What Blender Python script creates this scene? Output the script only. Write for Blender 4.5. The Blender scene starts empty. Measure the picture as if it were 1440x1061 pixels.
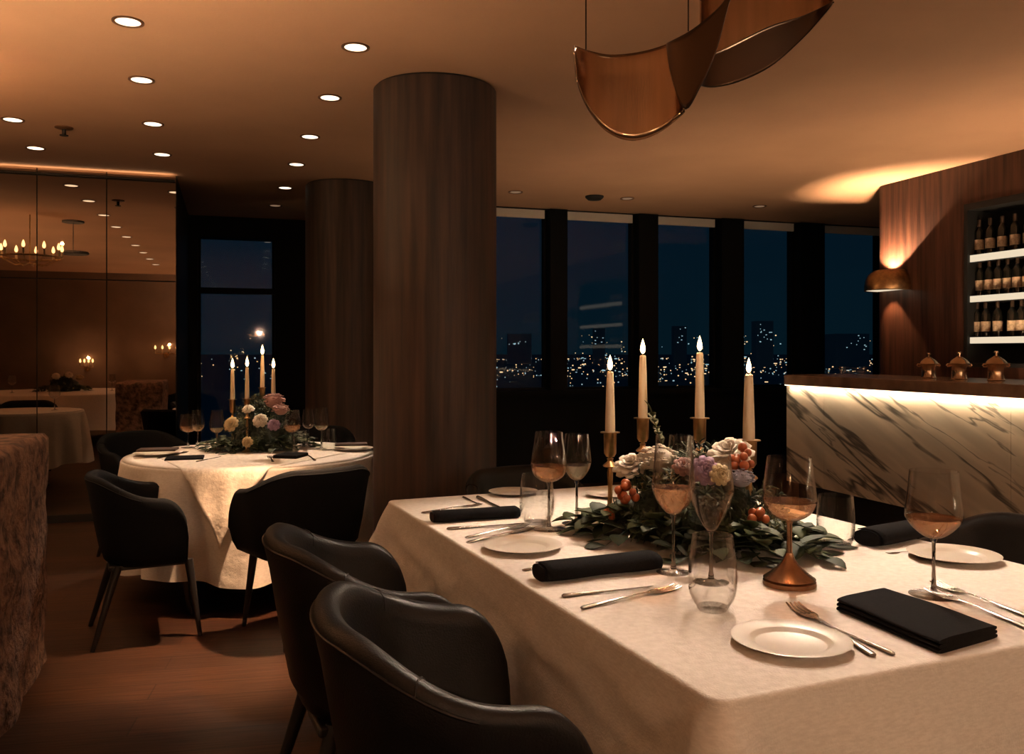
import bpy, bmesh, math, random
from mathutils import Vector, Matrix, noise as mnoise
random.seed(7)
PI = math.pi
S = bpy.context.scene
COL = S.collection

# ------------------------------------------------------------------ camera, exposure, world, big lights
F, CX, HY = 1218.0, 720.0, 496.0          # focal length in pixels, centre column, horizon row
CAMH = 1.33
cam_d = bpy.data.cameras.new('camera'); cam = bpy.data.objects.new('camera', cam_d); COL.objects.link(cam)
cam.location = (0, 0, CAMH); cam.rotation_euler = (PI/2, 0, 0)
cam_d.sensor_width = 36; cam_d.lens = 36*F/1440; cam_d.shift_y = (HY-530.5)/1440
cam_d.clip_start = .05; cam_d.clip_end = 30000
S.camera = cam
S.view_settings.view_transform = 'Standard'; S.view_settings.look = 'None'
S.view_settings.exposure = 0; S.view_settings.gamma = 1; S.view_settings.use_curve_mapping = False
S.cycles.use_denoising = True
S.cycles.max_bounces = 10; S.cycles.diffuse_bounces = 4; S.cycles.glossy_bounces = 5
S.cycles.transparent_max_bounces = 40; S.cycles.transmission_bounces = 8
S.cycles.sample_clamp_indirect = 3.0; S.cycles.caustics_reflective = False; S.cycles.caustics_refractive = False

W = bpy.data.worlds.new('night_sky'); S.world = W; W.use_nodes = True
nt = W.node_tree; bg = nt.nodes['Background']
tc = nt.nodes.new('ShaderNodeTexCoord'); sx = nt.nodes.new('ShaderNodeSeparateXYZ'); cr = nt.nodes.new('ShaderNodeValToRGB')
nt.links.new(tc.outputs['Generated'], sx.inputs[0]); nt.links.new(sx.outputs['Z'], cr.inputs[0]); nt.links.new(cr.outputs[0], bg.inputs[0])
cr.color_ramp.elements[0].position = 0.0; cr.color_ramp.elements[0].color = (.0016, .0085, .0135, 1)
cr.color_ramp.elements[1].position = .35; cr.color_ramp.elements[1].color = (.0009, .0062, .0150, 1)
bg.inputs[1].default_value = 1.0

WARM = (1, .66, .38)
TABLELIGHT = (1, .76, .56)
UP = 40           # power of the added out-of-frame sconces' uplights
UP2 = 190         # power of the added fill uplighters
def lamp(name, kind, loc, energy, color=WARM, aim=None, size=.03, angle=90, blend=.5, parent=None):
    d = bpy.data.lights.new(name, kind); o = bpy.data.objects.new(name, d); COL.objects.link(o)
    d.energy = energy; d.color = color; o.location = loc
    if kind in ('POINT', 'SPOT'): d.shadow_soft_size = size
    if kind == 'SPOT': d.spot_size = math.radians(angle); d.spot_blend = blend
    if aim is not None: o.rotation_euler = (Vector(aim)-Vector(loc)).to_track_quat('-Z', 'Y').to_euler()
    if parent is not None: o.parent = parent
    return o

# ------------------------------------------------------------------ pixel helpers and room frame
def at(px, py, z):
    d = (CAMH-z)*F/(py-HY); return Vector(((px-CX)/F*d, d, z))
def atd(px, py, d): return Vector(((px-CX)/F*d, d, CAMH-(py-HY)/F*d))
ZC = 2.765
TH = math.radians(18)
V2 = Vector((math.cos(TH), math.sin(TH))); U2 = Vector((-math.sin(TH), math.cos(TH)))
def R(a, b, z=0.): p = V2*a+U2*b; return Vector((p.x, p.y, z))
def ab(p): q = Vector((p[0], p[1])); return q.dot(V2), q.dot(U2)
def a_of(px, b):
    k = (px-CX)/F; t = b/(U2.x*k+U2.y); return t*(V2.x*k+V2.y)
def b_of(px, a):
    k = (px-CX)/F; t = a/(V2.x*k+V2.y); return t*(U2.x*k+U2.y)
def depth_ab(a, b): return (V2*a+U2*b).y
def z_at(py, a, b): return CAMH-(py-HY)/F*depth_ab(a, b)

# ------------------------------------------------------------------ materials
def nodes(name):
    m = bpy.data.materials.new(name); m.use_nodes = True; t = m.node_tree
    return m, t, t.nodes['Principled BSDF']
def pm(name, col, rough=.5, metal=0., noise=0., scale=20., bump=0., bscale=80., stretch=(1, 1, 1), col2=None, spec=.5, detail=4, sheen=0., lo=.35, hi=.65, rough2=None):
    m, t, b = nodes(name)
    b.inputs['Base Color'].default_value = (*col, 1); b.inputs['Roughness'].default_value = rough; b.inputs['Metallic'].default_value = metal
    b.inputs['Specular IOR Level'].default_value = spec
    if sheen: b.inputs['Sheen Weight'].default_value = sheen
    tc = t.nodes.new('ShaderNodeTexCoord'); mp = t.nodes.new('ShaderNodeMapping'); mp.inputs['Scale'].default_value = stretch
    t.links.new(tc.outputs['Object'], mp.inputs[0])
    if col2 or noise:
        n = t.nodes.new('ShaderNodeTexNoise'); n.inputs['Scale'].default_value = scale; n.inputs['Detail'].default_value = detail
        t.links.new(mp.outputs[0], n.inputs['Vector'])
        r = t.nodes.new('ShaderNodeValToRGB'); r.color_ramp.elements[0].position = lo; r.color_ramp.elements[1].position = hi
        c2 = col2 or tuple(c*(1-noise) for c in col)
        r.color_ramp.elements[0].color = (*c2, 1); r.color_ramp.elements[1].color = (*col, 1)
        t.links.new(n.outputs['Fac'], r.inputs[0]); t.links.new(r.outputs[0], b.inputs['Base Color'])
        if rough2 is not None:
            mr = t.nodes.new('ShaderNodeMapRange'); mr.inputs['To Min'].default_value = rough2; mr.inputs['To Max'].default_value = rough
            t.links.new(n.outputs['Fac'], mr.inputs[0]); t.links.new(mr.outputs[0], b.inputs['Roughness'])
    if bump:
        n2 = t.nodes.new('ShaderNodeTexNoise'); n2.inputs['Scale'].default_value = bscale; n2.inputs['Detail'].default_value = 4
        t.links.new(mp.outputs[0], n2.inputs['Vector'])
        bp = t.nodes.new('ShaderNodeBump'); bp.inputs['Strength'].default_value = bump; bp.inputs['Distance'].default_value = .01
        t.links.new(n2.outputs['Fac'], bp.inputs['Height']); t.links.new(bp.outputs[0], b.inputs['Normal'])
    return m
def emit(name, col, strength):
    m = bpy.data.materials.new(name); m.use_nodes = True; t = m.node_tree
    for n in list(t.nodes): t.nodes.remove(n)
    o = t.nodes.new('ShaderNodeOutputMaterial'); e = t.nodes.new('ShaderNodeEmission')
    e.inputs[0].default_value = (*col, 1); e.inputs[1].default_value = strength; t.links.new(e.outputs[0], o.inputs[0])
    return m
def thin_glass(name, tint=(1, 1, 1), lo=.03, hi=.75, power=3.5, body=None, bodyf=0.):
    m = bpy.data.materials.new(name); m.use_nodes = True; t = m.node_tree
    for n in list(t.nodes): t.nodes.remove(n)
    o = t.nodes.new('ShaderNodeOutputMaterial'); tr = t.nodes.new('ShaderNodeBsdfTransparent'); gl = t.nodes.new('ShaderNodeBsdfGlossy')
    tr.inputs[0].default_value = (*tint, 1); gl.inputs['Roughness'].default_value = .03; gl.inputs[0].default_value = (1, 1, 1, 1)
    lw = t.nodes.new('ShaderNodeLayerWeight'); lw.inputs[0].default_value = .5
    pw = t.nodes.new('ShaderNodeMath'); pw.operation = 'POWER'; pw.inputs[1].default_value = power
    mr = t.nodes.new('ShaderNodeMapRange'); mr.inputs['To Min'].default_value = lo; mr.inputs['To Max'].default_value = hi
    mx = t.nodes.new('ShaderNodeMixShader')
    t.links.new(lw.outputs['Facing'], pw.inputs[0]); t.links.new(pw.outputs[0], mr.inputs[0]); t.links.new(mr.outputs[0], mx.inputs[0])
    base = tr.outputs[0]
    if body:
        df = t.nodes.new('ShaderNodeBsdfTranslucent'); df.inputs[0].default_value = (*body, 1)
        m2 = t.nodes.new('ShaderNodeMixShader'); m2.inputs[0].default_value = bodyf
        t.links.new(base, m2.inputs[1]); t.links.new(df.outputs[0], m2.inputs[2]); base = m2.outputs[0]
    t.links.new(base, mx.inputs[1]); t.links.new(gl.outputs[0], mx.inputs[2]); t.links.new(mx.outputs[0], o.inputs[0])
    return m
def wood_mat(name, dark, light, rough=.45, sc=6., st=(6, 6, .35), bump=.15):
    m = pm(name, light, rough, col2=dark, scale=sc, stretch=st, bump=bump, bscale=20, detail=8, lo=.32, hi=.72)
    return m
def marble_mat():
    m, t, b = nodes('veined_marble'); b.inputs['Roughness'].default_value = .4
    tc = t.nodes.new('ShaderNodeTexCoord'); m1 = t.nodes.new('ShaderNodeMapping'); m1.inputs['Rotation'].default_value = (0, 0, -TH)
    m2 = t.nodes.new('ShaderNodeMapping'); m2.inputs['Rotation'].default_value = (math.radians(-24), 0, 0)
    t.links.new(tc.outputs['Object'], m1.inputs[0]); t.links.new(m1.outputs[0], m2.inputs[0])
    def noise(vec, scale, detail, rough, w):
        mp = t.nodes.new('ShaderNodeMapping'); mp.inputs['Location'].default_value = (w, w*.7, w*1.3); mp.inputs['Scale'].default_value = vec
        t.links.new(m2.outputs[0], mp.inputs[0])
        n = t.nodes.new('ShaderNodeTexNoise'); n.inputs['Scale'].default_value = scale; n.inputs['Detail'].default_value = detail; n.inputs['Roughness'].default_value = rough
        t.links.new(mp.outputs[0], n.inputs['Vector']); return n.outputs['Fac']
    def math_(op, a, b_=None):
        n = t.nodes.new('ShaderNodeMath'); n.operation = op
        for k, x in enumerate((a, b_)):
            if x is None: continue
            if isinstance(x, (int, float)): n.inputs[k].default_value = x
            else: t.links.new(x, n.inputs[k])
        return n.outputs[0]
    def ramp(x, lo, hi, a, b_):
        n = t.nodes.new('ShaderNodeMapRange'); n.interpolation_type = 'SMOOTHSTEP'
        for k, v in zip(('From Min', 'From Max', 'To Min', 'To Max'), (lo, hi, a, b_)): n.inputs[k].default_value = v
        t.links.new(x, n.inputs[0]); return n.outputs[0]
    tot = None
    for (vec, sc, dt, rg_, w, wid, amp, mlo) in (((1, .15, 1.35), 1.5, 5, .55, 1.7, .022, .95, .30), ((1, .20, 1.5), 2.6, 5, .55, 5.2, .016, .75, .42), ((1, .18, 1.2), 1.1, 5, .55, 9.4, .06, .32, .35)):
        v = math_('ABSOLUTE', math_('SUBTRACT', noise(vec, sc, dt, rg_, w), .5))
        v = ramp(v, 0., wid, amp, 0.)
        v = math_('MULTIPLY', v, ramp(noise((1, .5, 1), 2.0, 2, .5, w+3), mlo, mlo+.16, 0., 1.))
        tot = v if tot is None else math_('MAXIMUM', tot, v)
    mx = t.nodes.new('ShaderNodeMix'); mx.data_type = 'RGBA'
    mx.inputs['A'].default_value = (.74, .64, .52, 1); mx.inputs['B'].default_value = (.06, .055, .05, 1)
    t.links.new(tot, mx.inputs['Factor']); t.links.new(mx.outputs['Result'], b.inputs['Base Color'])
    return m
def floor_mat():
    m, t, b = nodes('walnut_planks')
    tc = t.nodes.new('ShaderNodeTexCoord'); mp = t.nodes.new('ShaderNodeMapping'); mp.inputs['Rotation'].default_value = (0, 0, -TH*.6)
    t.links.new(tc.outputs['Object'], mp.inputs[0])
    bk = t.nodes.new('ShaderNodeTexBrick'); bk.inputs['Scale'].default_value = 1; bk.inputs['Brick Width'].default_value = 1.5; bk.inputs['Row Height'].default_value = .16
    bk.inputs['Mortar Size'].default_value = .003; bk.inputs['Color1'].default_value = (.046, .0225, .0135, 1); bk.inputs['Color2'].default_value = (.016, .009, .007, 1)
    bk.inputs['Mortar'].default_value = (.006, .004, .003, 1); bk.inputs['Bias'].default_value = .0
    t.links.new(mp.outputs[0], bk.inputs['Vector'])
    m2 = t.nodes.new('ShaderNodeMapping'); m2.inputs['Scale'].default_value = (1.2, 16, 1); t.links.new(mp.outputs[0], m2.inputs[0])
    n = t.nodes.new('ShaderNodeTexNoise'); n.inputs['Scale'].default_value = 3.5; n.inputs['Detail'].default_value = 8; n.inputs['Roughness'].default_value = .65; t.links.new(m2.outputs[0], n.inputs['Vector'])
    r = t.nodes.new('ShaderNodeValToRGB'); r.color_ramp.elements[0].position = .3; r.color_ramp.elements[0].color = (.22, .22, .22, 1); r.color_ramp.elements[1].position = .68; r.color_ramp.elements[1].color = (1.7, 1.6, 1.5, 1)
    t.links.new(n.outputs['Fac'], r.inputs[0])
    mx = t.nodes.new('ShaderNodeMix'); mx.data_type = 'RGBA'; mx.blend_type = 'MULTIPLY'; mx.inputs['Factor'].default_value = 1
    t.links.new(bk.outputs['Color'], mx.inputs['A']); t.links.new(r.outputs[0], mx.inputs['B']); t.links.new(mx.outputs['Result'], b.inputs['Base Color'])
    b.inputs['Roughness'].default_value = .36; b.inputs['Specular IOR Level'].default_value = .22
    bp = t.nodes.new('ShaderNodeBump'); bp.inputs['Strength'].default_value = .25; bp.inputs['Distance'].default_value = .004
    t.links.new(n.outputs['Fac'], bp.inputs['Height']); t.links.new(bp.outputs[0], b.inputs['Normal'])
    return m

def linen_mat():
    m, t, b = nodes('ivory_linen'); b.inputs['Roughness'].default_value = .9; b.inputs['Sheen Weight'].default_value = .15
    b.inputs['Specular IOR Level'].default_value = .2
    tc = t.nodes.new('ShaderNodeTexCoord')
    def nz(sc, det, st):
        mp = t.nodes.new('ShaderNodeMapping'); mp.inputs['Scale'].default_value = st; t.links.new(tc.outputs['Object'], mp.inputs[0])
        n = t.nodes.new('ShaderNodeTexNoise'); n.inputs['Scale'].default_value = sc; n.inputs['Detail'].default_value = det; t.links.new(mp.outputs[0], n.inputs['Vector']); return n.outputs['Fac']
    r = t.nodes.new('ShaderNodeValToRGB'); r.color_ramp.elements[0].color = (.78, .72, .65, 1); r.color_ramp.elements[1].color = (.88, .82, .75, 1)
    r.color_ramp.elements[0].position = .35; r.color_ramp.elements[1].position = .65
    t.links.new(nz(60, 5, (1, 1, 4)), r.inputs[0]); t.links.new(r.outputs[0], b.inputs['Base Color'])
    b1 = t.nodes.new('ShaderNodeBump'); b1.inputs['Strength'].default_value = .5; b1.inputs['Distance'].default_value = .03
    t.links.new(nz(5.5, 3, (1, 1, 1)), b1.inputs['Height'])
    b2 = t.nodes.new('ShaderNodeBump'); b2.inputs['Strength'].default_value = .3; b2.inputs['Distance'].default_value = .004
    t.links.new(nz(230, 2, (1, 1, 1)), b2.inputs['Height']); t.links.new(b1.outputs[0], b2.inputs['Normal']); t.links.new(b2.outputs[0], b.inputs['Normal'])
    return m
def clear_glass():
    m, t, b = nodes('solid_glass'); b.inputs['Roughness'].default_value = .0; b.inputs['Transmission Weight'].default_value = 1; b.inputs['IOR'].default_value = 1.45
    return m
M = dict(
    solidglass=clear_glass(),
    floor=floor_mat(), marble=marble_mat(),
    ceiling=pm('warm_plaster', (.58, .345, .215), .9, noise=.12, scale=1.2, bump=.06, bscale=60),
    wall=pm('taupe_plaster', (.22, .165, .13), .85, noise=.2, scale=2),
    darkwood=wood_mat('dark_stained_wood', (.008, .006, .006), (.022, .016, .014), .5),
    blackwood=pm('black_lacquered_wood', (.0025, .0045, .0062), .6, spec=.1),
    column=wood_mat('walnut_veneer', (.012, .0095, .009), (.062, .035, .026), .58, sc=5., st=(5, 5, .28)),
    barwall=wood_mat('reddish_veneer', (.028, .012, .009), (.105, .046, .029), .42, sc=5., st=(5, 5, .3)),
    stone=pm('rough_travertine', (.26, .155, .11), .95, col2=(.045, .026, .02), scale=19, bump=1.8, bscale=42, detail=8, lo=.34, hi=.6),
    linen=linen_mat(),
    linen_fold=pm('embroidered_linen', (.88, .80, .70), .85, noise=.2, scale=38, bump=.35, bscale=50),
    napkin=pm('black_linen', (.0065, .007, .0085), .9, noise=.3, scale=120, bump=.3, bscale=500, spec=.08),
    brownnap=pm('brown_linen', (.05, .03, .025), .85, noise=.3, scale=120, bump=.3, bscale=500),
    leather=pm('black_leather', (.0045, .005, .006), .42, noise=.35, scale=30, bump=.16, bscale=260, spec=.2),
    fabric=pm('dark_blue_fabric', (.0045, .0065, .009), .75, noise=.3, scale=80, bump=.2, bscale=300, spec=.12),
    legs=pm('black_stained_beech', (.008, .008, .009), .4),
    china=pm('glazed_china', (.60, .54, .455), .34, spec=.3),
    steel=pm('polished_steel', (.36, .33, .31), .26, 1.),
    brass=pm('aged_brass', (.66, .42, .20), .28, 1., noise=.3, scale=30),
    jarbrass=pm('polished_copper_brass', (.85, .60, .40), .22, 1.),
    bronze=pm('brushed_bronze', (.42, .26, .15), .2, 1., noise=.18, scale=5, stretch=(7, 7, .6), bump=.03, bscale=60),
    darkbronze=pm('blackened_bronze', (.045, .028, .018), .3, 1.),
    copper=pm('satin_copper', (.42, .25, .15), .27, 1., noise=.2, scale=10, stretch=(9, 9, 1)),
    countertop=pm('brown_stone_top', (.40, .28, .20), .22, noise=.4, scale=7),
    glass=thin_glass('clear_glass', (.99, .99, .985), .03, .95, 2.5),
    pane=thin_glass('window_pane', (.94, .97, 1.0), .025, .5, 5),
    wine=thin_glass('rose_wine', (1., .74, .54), .03, .5, 3.5, (1., .66, .42), .22),
    whitewine=thin_glass('pale_wine', (1., .93, .8), .03, .5, 3.5, (1., .85, .65), .14),
    water=thin_glass('still_water', (.97, .98, .98), .04, .5, 3.5),
    wax=pm('ivory_wax', (.85, .70, .50), .45),
    wick=pm('charred_wick', (.01, .008, .006), .9),
    flame=emit('candle_flame', (1., .58, .24), 14.),
    bulb=emit('candle_bulb', (1., .52, .2), 9.),
    lens=emit('downlight_lens', (1., .80, .56), 2.4),
    lensdim=emit('dim_lens', (1., .6, .35), .22),
    led=emit('led_strip', (1., .80, .56), 3.),
    shelfled=emit('shelf_light', (1., .82, .58), .85),
    mirror=pm('bronze_mirror', (.44, .35, .285), .012, 1.),
    soffit=pm('grey_soffit', (.62, .60, .55), .9),
    trimring=pm('bronze_ring', (.20, .10, .05), .5, .5),
    black=pm('matt_black', (.004, .005, .006), .7),
    bottle=pm('dark_bottle_glass', (.010, .010, .008), .12),
    label=pm('cream_paper_label', (.62, .47, .33), .8, noise=.4, scale=60),
    foil=pm('bottle_foil', (.06, .04, .03), .3, .4),
    leaf=pm('eucalyptus_leaf', (.055, .082, .036), .7, noise=.5, scale=9),
    leaf2=pm('deep_green_leaf', (.022, .040, .020), .7, noise=.5, scale=9),
    leaf3=pm('olive_leaf', (.10, .115, .045), .7, noise=.4, scale=9),
    moss=pm('dark_foliage', (.014, .028, .018), .8, noise=.5, scale=40, bump=1, bscale=60),
    white_petal=pm('cream_petal', (.85, .78, .66), .7, noise=.12, scale=12),
    yellow_petal=pm('butter_petal', (.72, .58, .34), .7, noise=.2, scale=12),
    lilac_petal=pm('lilac_petal', (.40, .27, .42), .7, noise=.3, scale=14),
    pink_petal=pm('dusty_pink_petal', (.52, .30, .28), .7, noise=.3, scale=14),
    blue_petal=pm('grey_blue_petal', (.33, .33, .42), .7, noise=.3, scale=14),
    berry=pm('orange_berry', (.50, .13, .045), .35, noise=.4, scale=30),
    city=pm('night_facade', (.45, .5, .5), 1., spec=0),
    citylight_w=emit('city_light_warm', (1., .62, .30), 1.5),
    citylight_c=emit('city_light_cool', (.55, .85, .9), .7),
    cityground=pm('night_ground', (.25, .27, .28), 1., spec=0),
)

# ------------------------------------------------------------------ mesh builder
class MB:
    def __init__(s): s.v = []; s.f = []
    def add(s, vs, fs):
        o = len(s.v); s.v += [Vector(p) for p in vs]; s.f += [[i+o for i in f] for f in fs]; return s
    def box(s, c, d, rz=0., ry=0., rx=0.):
        m = Matrix.Translation(Vector(c)) @ Matrix.Rotation(rz, 4, 'Z') @ Matrix.Rotation(ry, 4, 'Y') @ Matrix.Rotation(rx, 4, 'X')
        vs = [m @ Vector((x*d[0]/2, y*d[1]/2, z*d[2]/2)) for x in (-1, 1) for y in (-1, 1) for z in (-1, 1)]
        return s.add(vs, [(0, 1, 3, 2), (4, 6, 7, 5), (0, 4, 5, 1), (2, 3, 7, 6), (0, 2, 6, 4), (1, 5, 7, 3)])
    def prism(s, pts, z0, z1):
        n = len(pts); vs = [(p[0], p[1], z0) for p in pts]+[(p[0], p[1], z1) for p in pts]
        fs = [list(range(n))[::-1], list(range(n, 2*n))]+[(i, (i+1) % n, n+(i+1) % n, n+i) for i in range(n)]
        return s.add(vs, fs)
    def lathe(s, prof, seg=32, c=(0, 0, 0), closed=False):
        vs, fs = [], []; n = len(prof)
        for r, z in prof:
            for k in range(seg):
                a = 2*PI*k/seg; vs.append((c[0]+r*math.cos(a), c[1]+r*math.sin(a), c[2]+z))
        for i in range(n if closed else n-1):
            j = (i+1) % n
            for k in range(seg):
                k2 = (k+1) % seg; fs.append((i*seg+k, i*seg+k2, j*seg+k2, j*seg+k))
        if not closed:
            if prof[0][0] > 1e-5: fs.append(list(range(seg))[::-1])
            if prof[-1][0] > 1e-5: fs.append([(n-1)*seg+k for k in range(seg)])
        return s.add(vs, fs)
    def tube(s, pts, rad, seg=10, caps=True):
        pts = [Vector(p) for p in pts]; n = len(pts)
        if not hasattr(rad, '__len__'): rad = [rad]*n
        vs, fs = [], []; up = None
        for i, p in enumerate(pts):
            t = (pts[min(i+1, n-1)]-pts[max(i-1, 0)]).normalized()
            if up is None: up = Vector((0, 0, 1)) if abs(t.z) < .9 else Vector((1, 0, 0))
            x = t.cross(up).normalized(); y = x.cross(t).normalized(); up = y
            for k in range(seg):
                a = 2*PI*k/seg; vs.append(p+(x*math.cos(a)+y*math.sin(a))*rad[i])
        for i in range(n-1):
            for k in range(seg):
                k2 = (k+1) % seg; fs.append((i*seg+k, i*seg+k2, (i+1)*seg+k2, (i+1)*seg+k))
        if caps: fs += [list(range(seg))[::-1], [(n-1)*seg+k for k in range(seg)]]
        return s.add(vs, fs)
    def grid(s, fn, nu, nv, cu=False, cv=False):
        vs = [fn(i/(nu if cu else nu-1), j/(nv if cv else nv-1)) for i in range(nu) for j in range(nv)]; fs = []
        for i in range(nu if cu else nu-1):
            for j in range(nv if cv else nv-1):
                i2, j2 = (i+1) % nu, (j+1) % nv; fs.append((i*nv+j, i2*nv+j, i2*nv+j2, i*nv+j2))
        return s.add(vs, fs)
    def ball(s, c, r, nu=12, nv=8, sc=(1, 1, 1)):
        return s.lathe_at([(max(1e-6, math.sin(PI*j/nv)), -math.cos(PI*j/nv)) for j in range(nv+1)], nu, c, r, sc)
    def lathe_at(s, prof, seg, c, r, sc):
        t = MB().lathe(prof, seg); return s.add([(c[0]+p.x*r*sc[0], c[1]+p.y*r*sc[1], c[2]+p.z*r*sc[2]) for p in t.v], t.f)
    def xf(s, m): s.v = [m @ p for p in s.v]; return s
    def join(s, o, m=None): return s.add([(m @ p) if m else p for p in o.v], o.f)
    def build(s, name, mat, parent=None, smooth=True, bevel=0., sub=0, solid=0., weld=True, flat_angle=40):
        me = bpy.data.meshes.new(name); me.from_pydata([tuple(p) for p in s.v], [], s.f); me.update()
        b = bmesh.new(); b.from_mesh(me)
        if weld: bmesh.ops.remove_doubles(b, verts=b.verts, dist=2e-5)
        bmesh.ops.dissolve_degenerate(b, dist=1e-6, edges=b.edges)
        bmesh.ops.recalc_face_normals(b, faces=b.faces); b.to_mesh(me); b.free()
        o = bpy.data.objects.new(name, me); COL.objects.link(o)
        me.materials.append(M[mat] if isinstance(mat, str) else mat)
        if smooth:
            for p in me.polygons: p.use_smooth = True
            try: me.set_sharp_from_angle(angle=math.radians(flat_angle))
            except Exception: pass
        if parent is not None: o.parent = parent
        if solid: md = o.modifiers.new('s', 'SOLIDIFY'); md.thickness = solid; md.offset = 0
        if bevel: md = o.modifiers.new('b', 'BEVEL'); md.width = bevel; md.segments = 3; md.limit_method = 'ANGLE'
        if sub: md = o.modifiers.new('u', 'SUBSURF'); md.levels = sub; md.render_levels = sub
        return o

def tag(o, label, cat, group=None):
    o['label'] = label; o['category'] = cat
    if group: o['group'] = group
    return o
def struct(o): o['kind'] = 'structure'; return o
def empty(name, loc=(0, 0, 0), rz=0., sc=1.):
    o = bpy.data.objects.new(name, None); COL.objects.link(o); o.location = loc; o.rotation_euler = (0, 0, rz); o.scale = (sc, sc, sc); o.empty_display_size = .05
    return o
def thing(name, label, cat, loc=(0, 0, 0), rz=0., sc=1., group=None): return tag(empty(name, loc, rz, sc), label, cat, group)
def copy_tree(o, parent=None):
    c = o.copy(); COL.objects.link(c)
    if parent is not None: c.parent = parent
    for ch in list(o.children): copy_tree(ch, c)
    return c
def place(proto, used, label, loc, rz=0., sc=1., group=None):
    o = copy_tree(proto) if used else proto
    o.location = loc; o.rotation_euler = (0, 0, rz); o.scale = (sc, sc, sc) if not hasattr(sc, '__len__') else sc
    o['label'] = label
    if group: o['group'] = group
    return o

def wallbox(mb, a0, a1, b0, b1, z0, z1):
    return mb.prism([R(a0, b0), R(a1, b0), R(a1, b1), R(a0, b1)], z0, z1)

# ------------------------------------------------------------------ room shell
BW = ab(at(697, 290, ZC))[1]                 # window wall
BM = ab(at(247, 247, ZC))[1]                 # mirror wall
BR = ab(at(300, 304, ZC))[1]                 # recess wall
cb = atd(1225, 265, (ZC-CAMH)*F/(HY-265)); A_BAR, B_COR = ab(cb)   # bar wall corner
AME = a_of(248, BM)                          # mirror right end
ARET = a_of(610, BW)                         # return wall hidden behind the near column
ALEFT, BBACK, ARIGHT = -7.5, -2.05, A_BAR
struct(wallbox(MB(), ALEFT-.2, A_BAR+5, BBACK-.2, BR+.3, -.12, 0).build('floor', 'floor', smooth=False))
cm = MB(); cm.prism([R(ALEFT-.2, BBACK-.2), R(A_BAR+5, BBACK-.2), R(A_BAR+5, BW+.25), R(ARET, BW+.25), R(ARET, BR+.25), R(ALEFT-.2, BR+.25)], ZC, ZC+.15)
struct(cm.build('ceiling', 'ceiling', smooth=False))
struct(wallbox(MB(), ALEFT, A_BAR+.4, BBACK-.2, BBACK, 0, ZC).build('wall_back', 'wall', smooth=False))
struct(wallbox(MB(), ALEFT-.2, ALEFT, BBACK, BM, 0, ZC).build('wall_left', 'wall', smooth=False))
struct(wallbox(MB(), ALEFT, AME, BM+.02, BM+.25, 0, ZC).build('wall_mirrored', 'black', smooth=False))
struct(wallbox(MB(), AME-.12, AME, BM+.25, BR, 0, ZC).build('wall_niche', 'darkwood', smooth=False))
struct(wallbox(MB(), ARET-.15, ARET, BW+.02, BR, 0, ZC).build('wall_return', 'darkwood', smooth=False))

# mirror panels
ms1, ms2 = a_of(52, BM), a_of(150, BM); w = ms2-ms1
cols = [(ms2, AME), (ms1, ms2), (ms1-w, ms1), (ms1-2*w, ms1-w), (ms1-3*w, ms1-2*w)]
zr = z_at(394, a_of(150, BM), BM)
names = ['right end of the mirror wall', 'middle of the mirror wall', 'left edge of the photo', None, None]
for k, (a0, a1) in enumerate(cols):
    for lo, (z0, z1) in enumerate(((zr+.004, ZC-.004), (.06, zr-.004))):
        where = ('upper' if lo == 0 else 'lower')
        o = wallbox(MB(), a0+.004, a1-.004, BM, BM+.02, z0, z1).build('mirror_panel', 'mirror', smooth=False)
        if k == 0: lb = where+' bronze mirror panel beside the dark window recess at the mirror wall end'
        elif k == 1: lb = where+' bronze mirror panel in the middle of the visible mirror wall'
        elif k == 2: lb = where+' bronze mirror panel at the left photo edge, third from the recess'
        else: lb = where+' bronze mirror panel of the mirror wall stretch beyond the left photo edge'
        tag(o, lb, 'mirror', 'bronze mirror panels')
tr = wallbox(MB(), cols[-1][0], AME, BM-.01, BM+.02, 0, .06).build('baseboard_mirror', 'black', smooth=False); struct(tr)
struct(wallbox(MB(), ALEFT, cols[-1][0], BM, BM+.02, 0, ZC).build('trim_mirror', 'black', smooth=False))

cv = struct(wallbox(MB(), cols[-1][0], AME-.01, BM-.05, BM-.012, ZC-.055, ZC-.045).build('trim_cove', 'black', smooth=False))
cl_ = bpy.data.lights.new('cove_strip', 'AREA'); co_ = bpy.data.objects.new('cove_strip', cl_); COL.objects.link(co_)
cl_.shape = 'RECTANGLE'; cl_.size = AME-cols[-1][0]-.05; cl_.size_y = .03; cl_.energy = 1.6; cl_.color = (1, .62, .34)
co_.location = R((AME+cols[-1][0])/2, BM-.031, ZC-.042); co_.rotation_euler = (PI, 0, TH)
# ---------------- window wall
SILL = z_at(549, a_of(760, BW), BW); HEAD = z_at(293, a_of(735, BW), BW)
glass_px = [(640, 771), (795, 895), (922, 1011), (1042, 1122), (1155, 1232)]
AWR = A_BAR+5
struct(wallbox(MB(), ARET-.15, AWR, BW, BW+.2, 0, SILL).build('wall_window', 'blackwood', smooth=False))
struct(wallbox(MB(), ARET-.15, AWR, BW, BW+.2, HEAD, ZC).build('wall_header', 'blackwood', smooth=False))
struct(wallbox(MB(), ARET, AWR, BW-.10, BW, SILL-.05, SILL).build('trim_1', 'blackwood', smooth=False))
spans = []
for p0, p1 in glass_px: spans.append((a_of(p0, BW), a_of(p1, BW)))
wlast = spans[3][1]-spans[3][0]
spans[4] = (spans[4][0], spans[4][0]+wlast*1.2)
aa = spans[4][1]+.25
while aa < AWR-1.2: spans.append((aa, aa+1.0)); aa += 1.25
ordw = ['behind the near column', 'left of the candles', 'between the tall candles', 'right of the candles', 'beside the bar wall']
prev = ARET-.15
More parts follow.
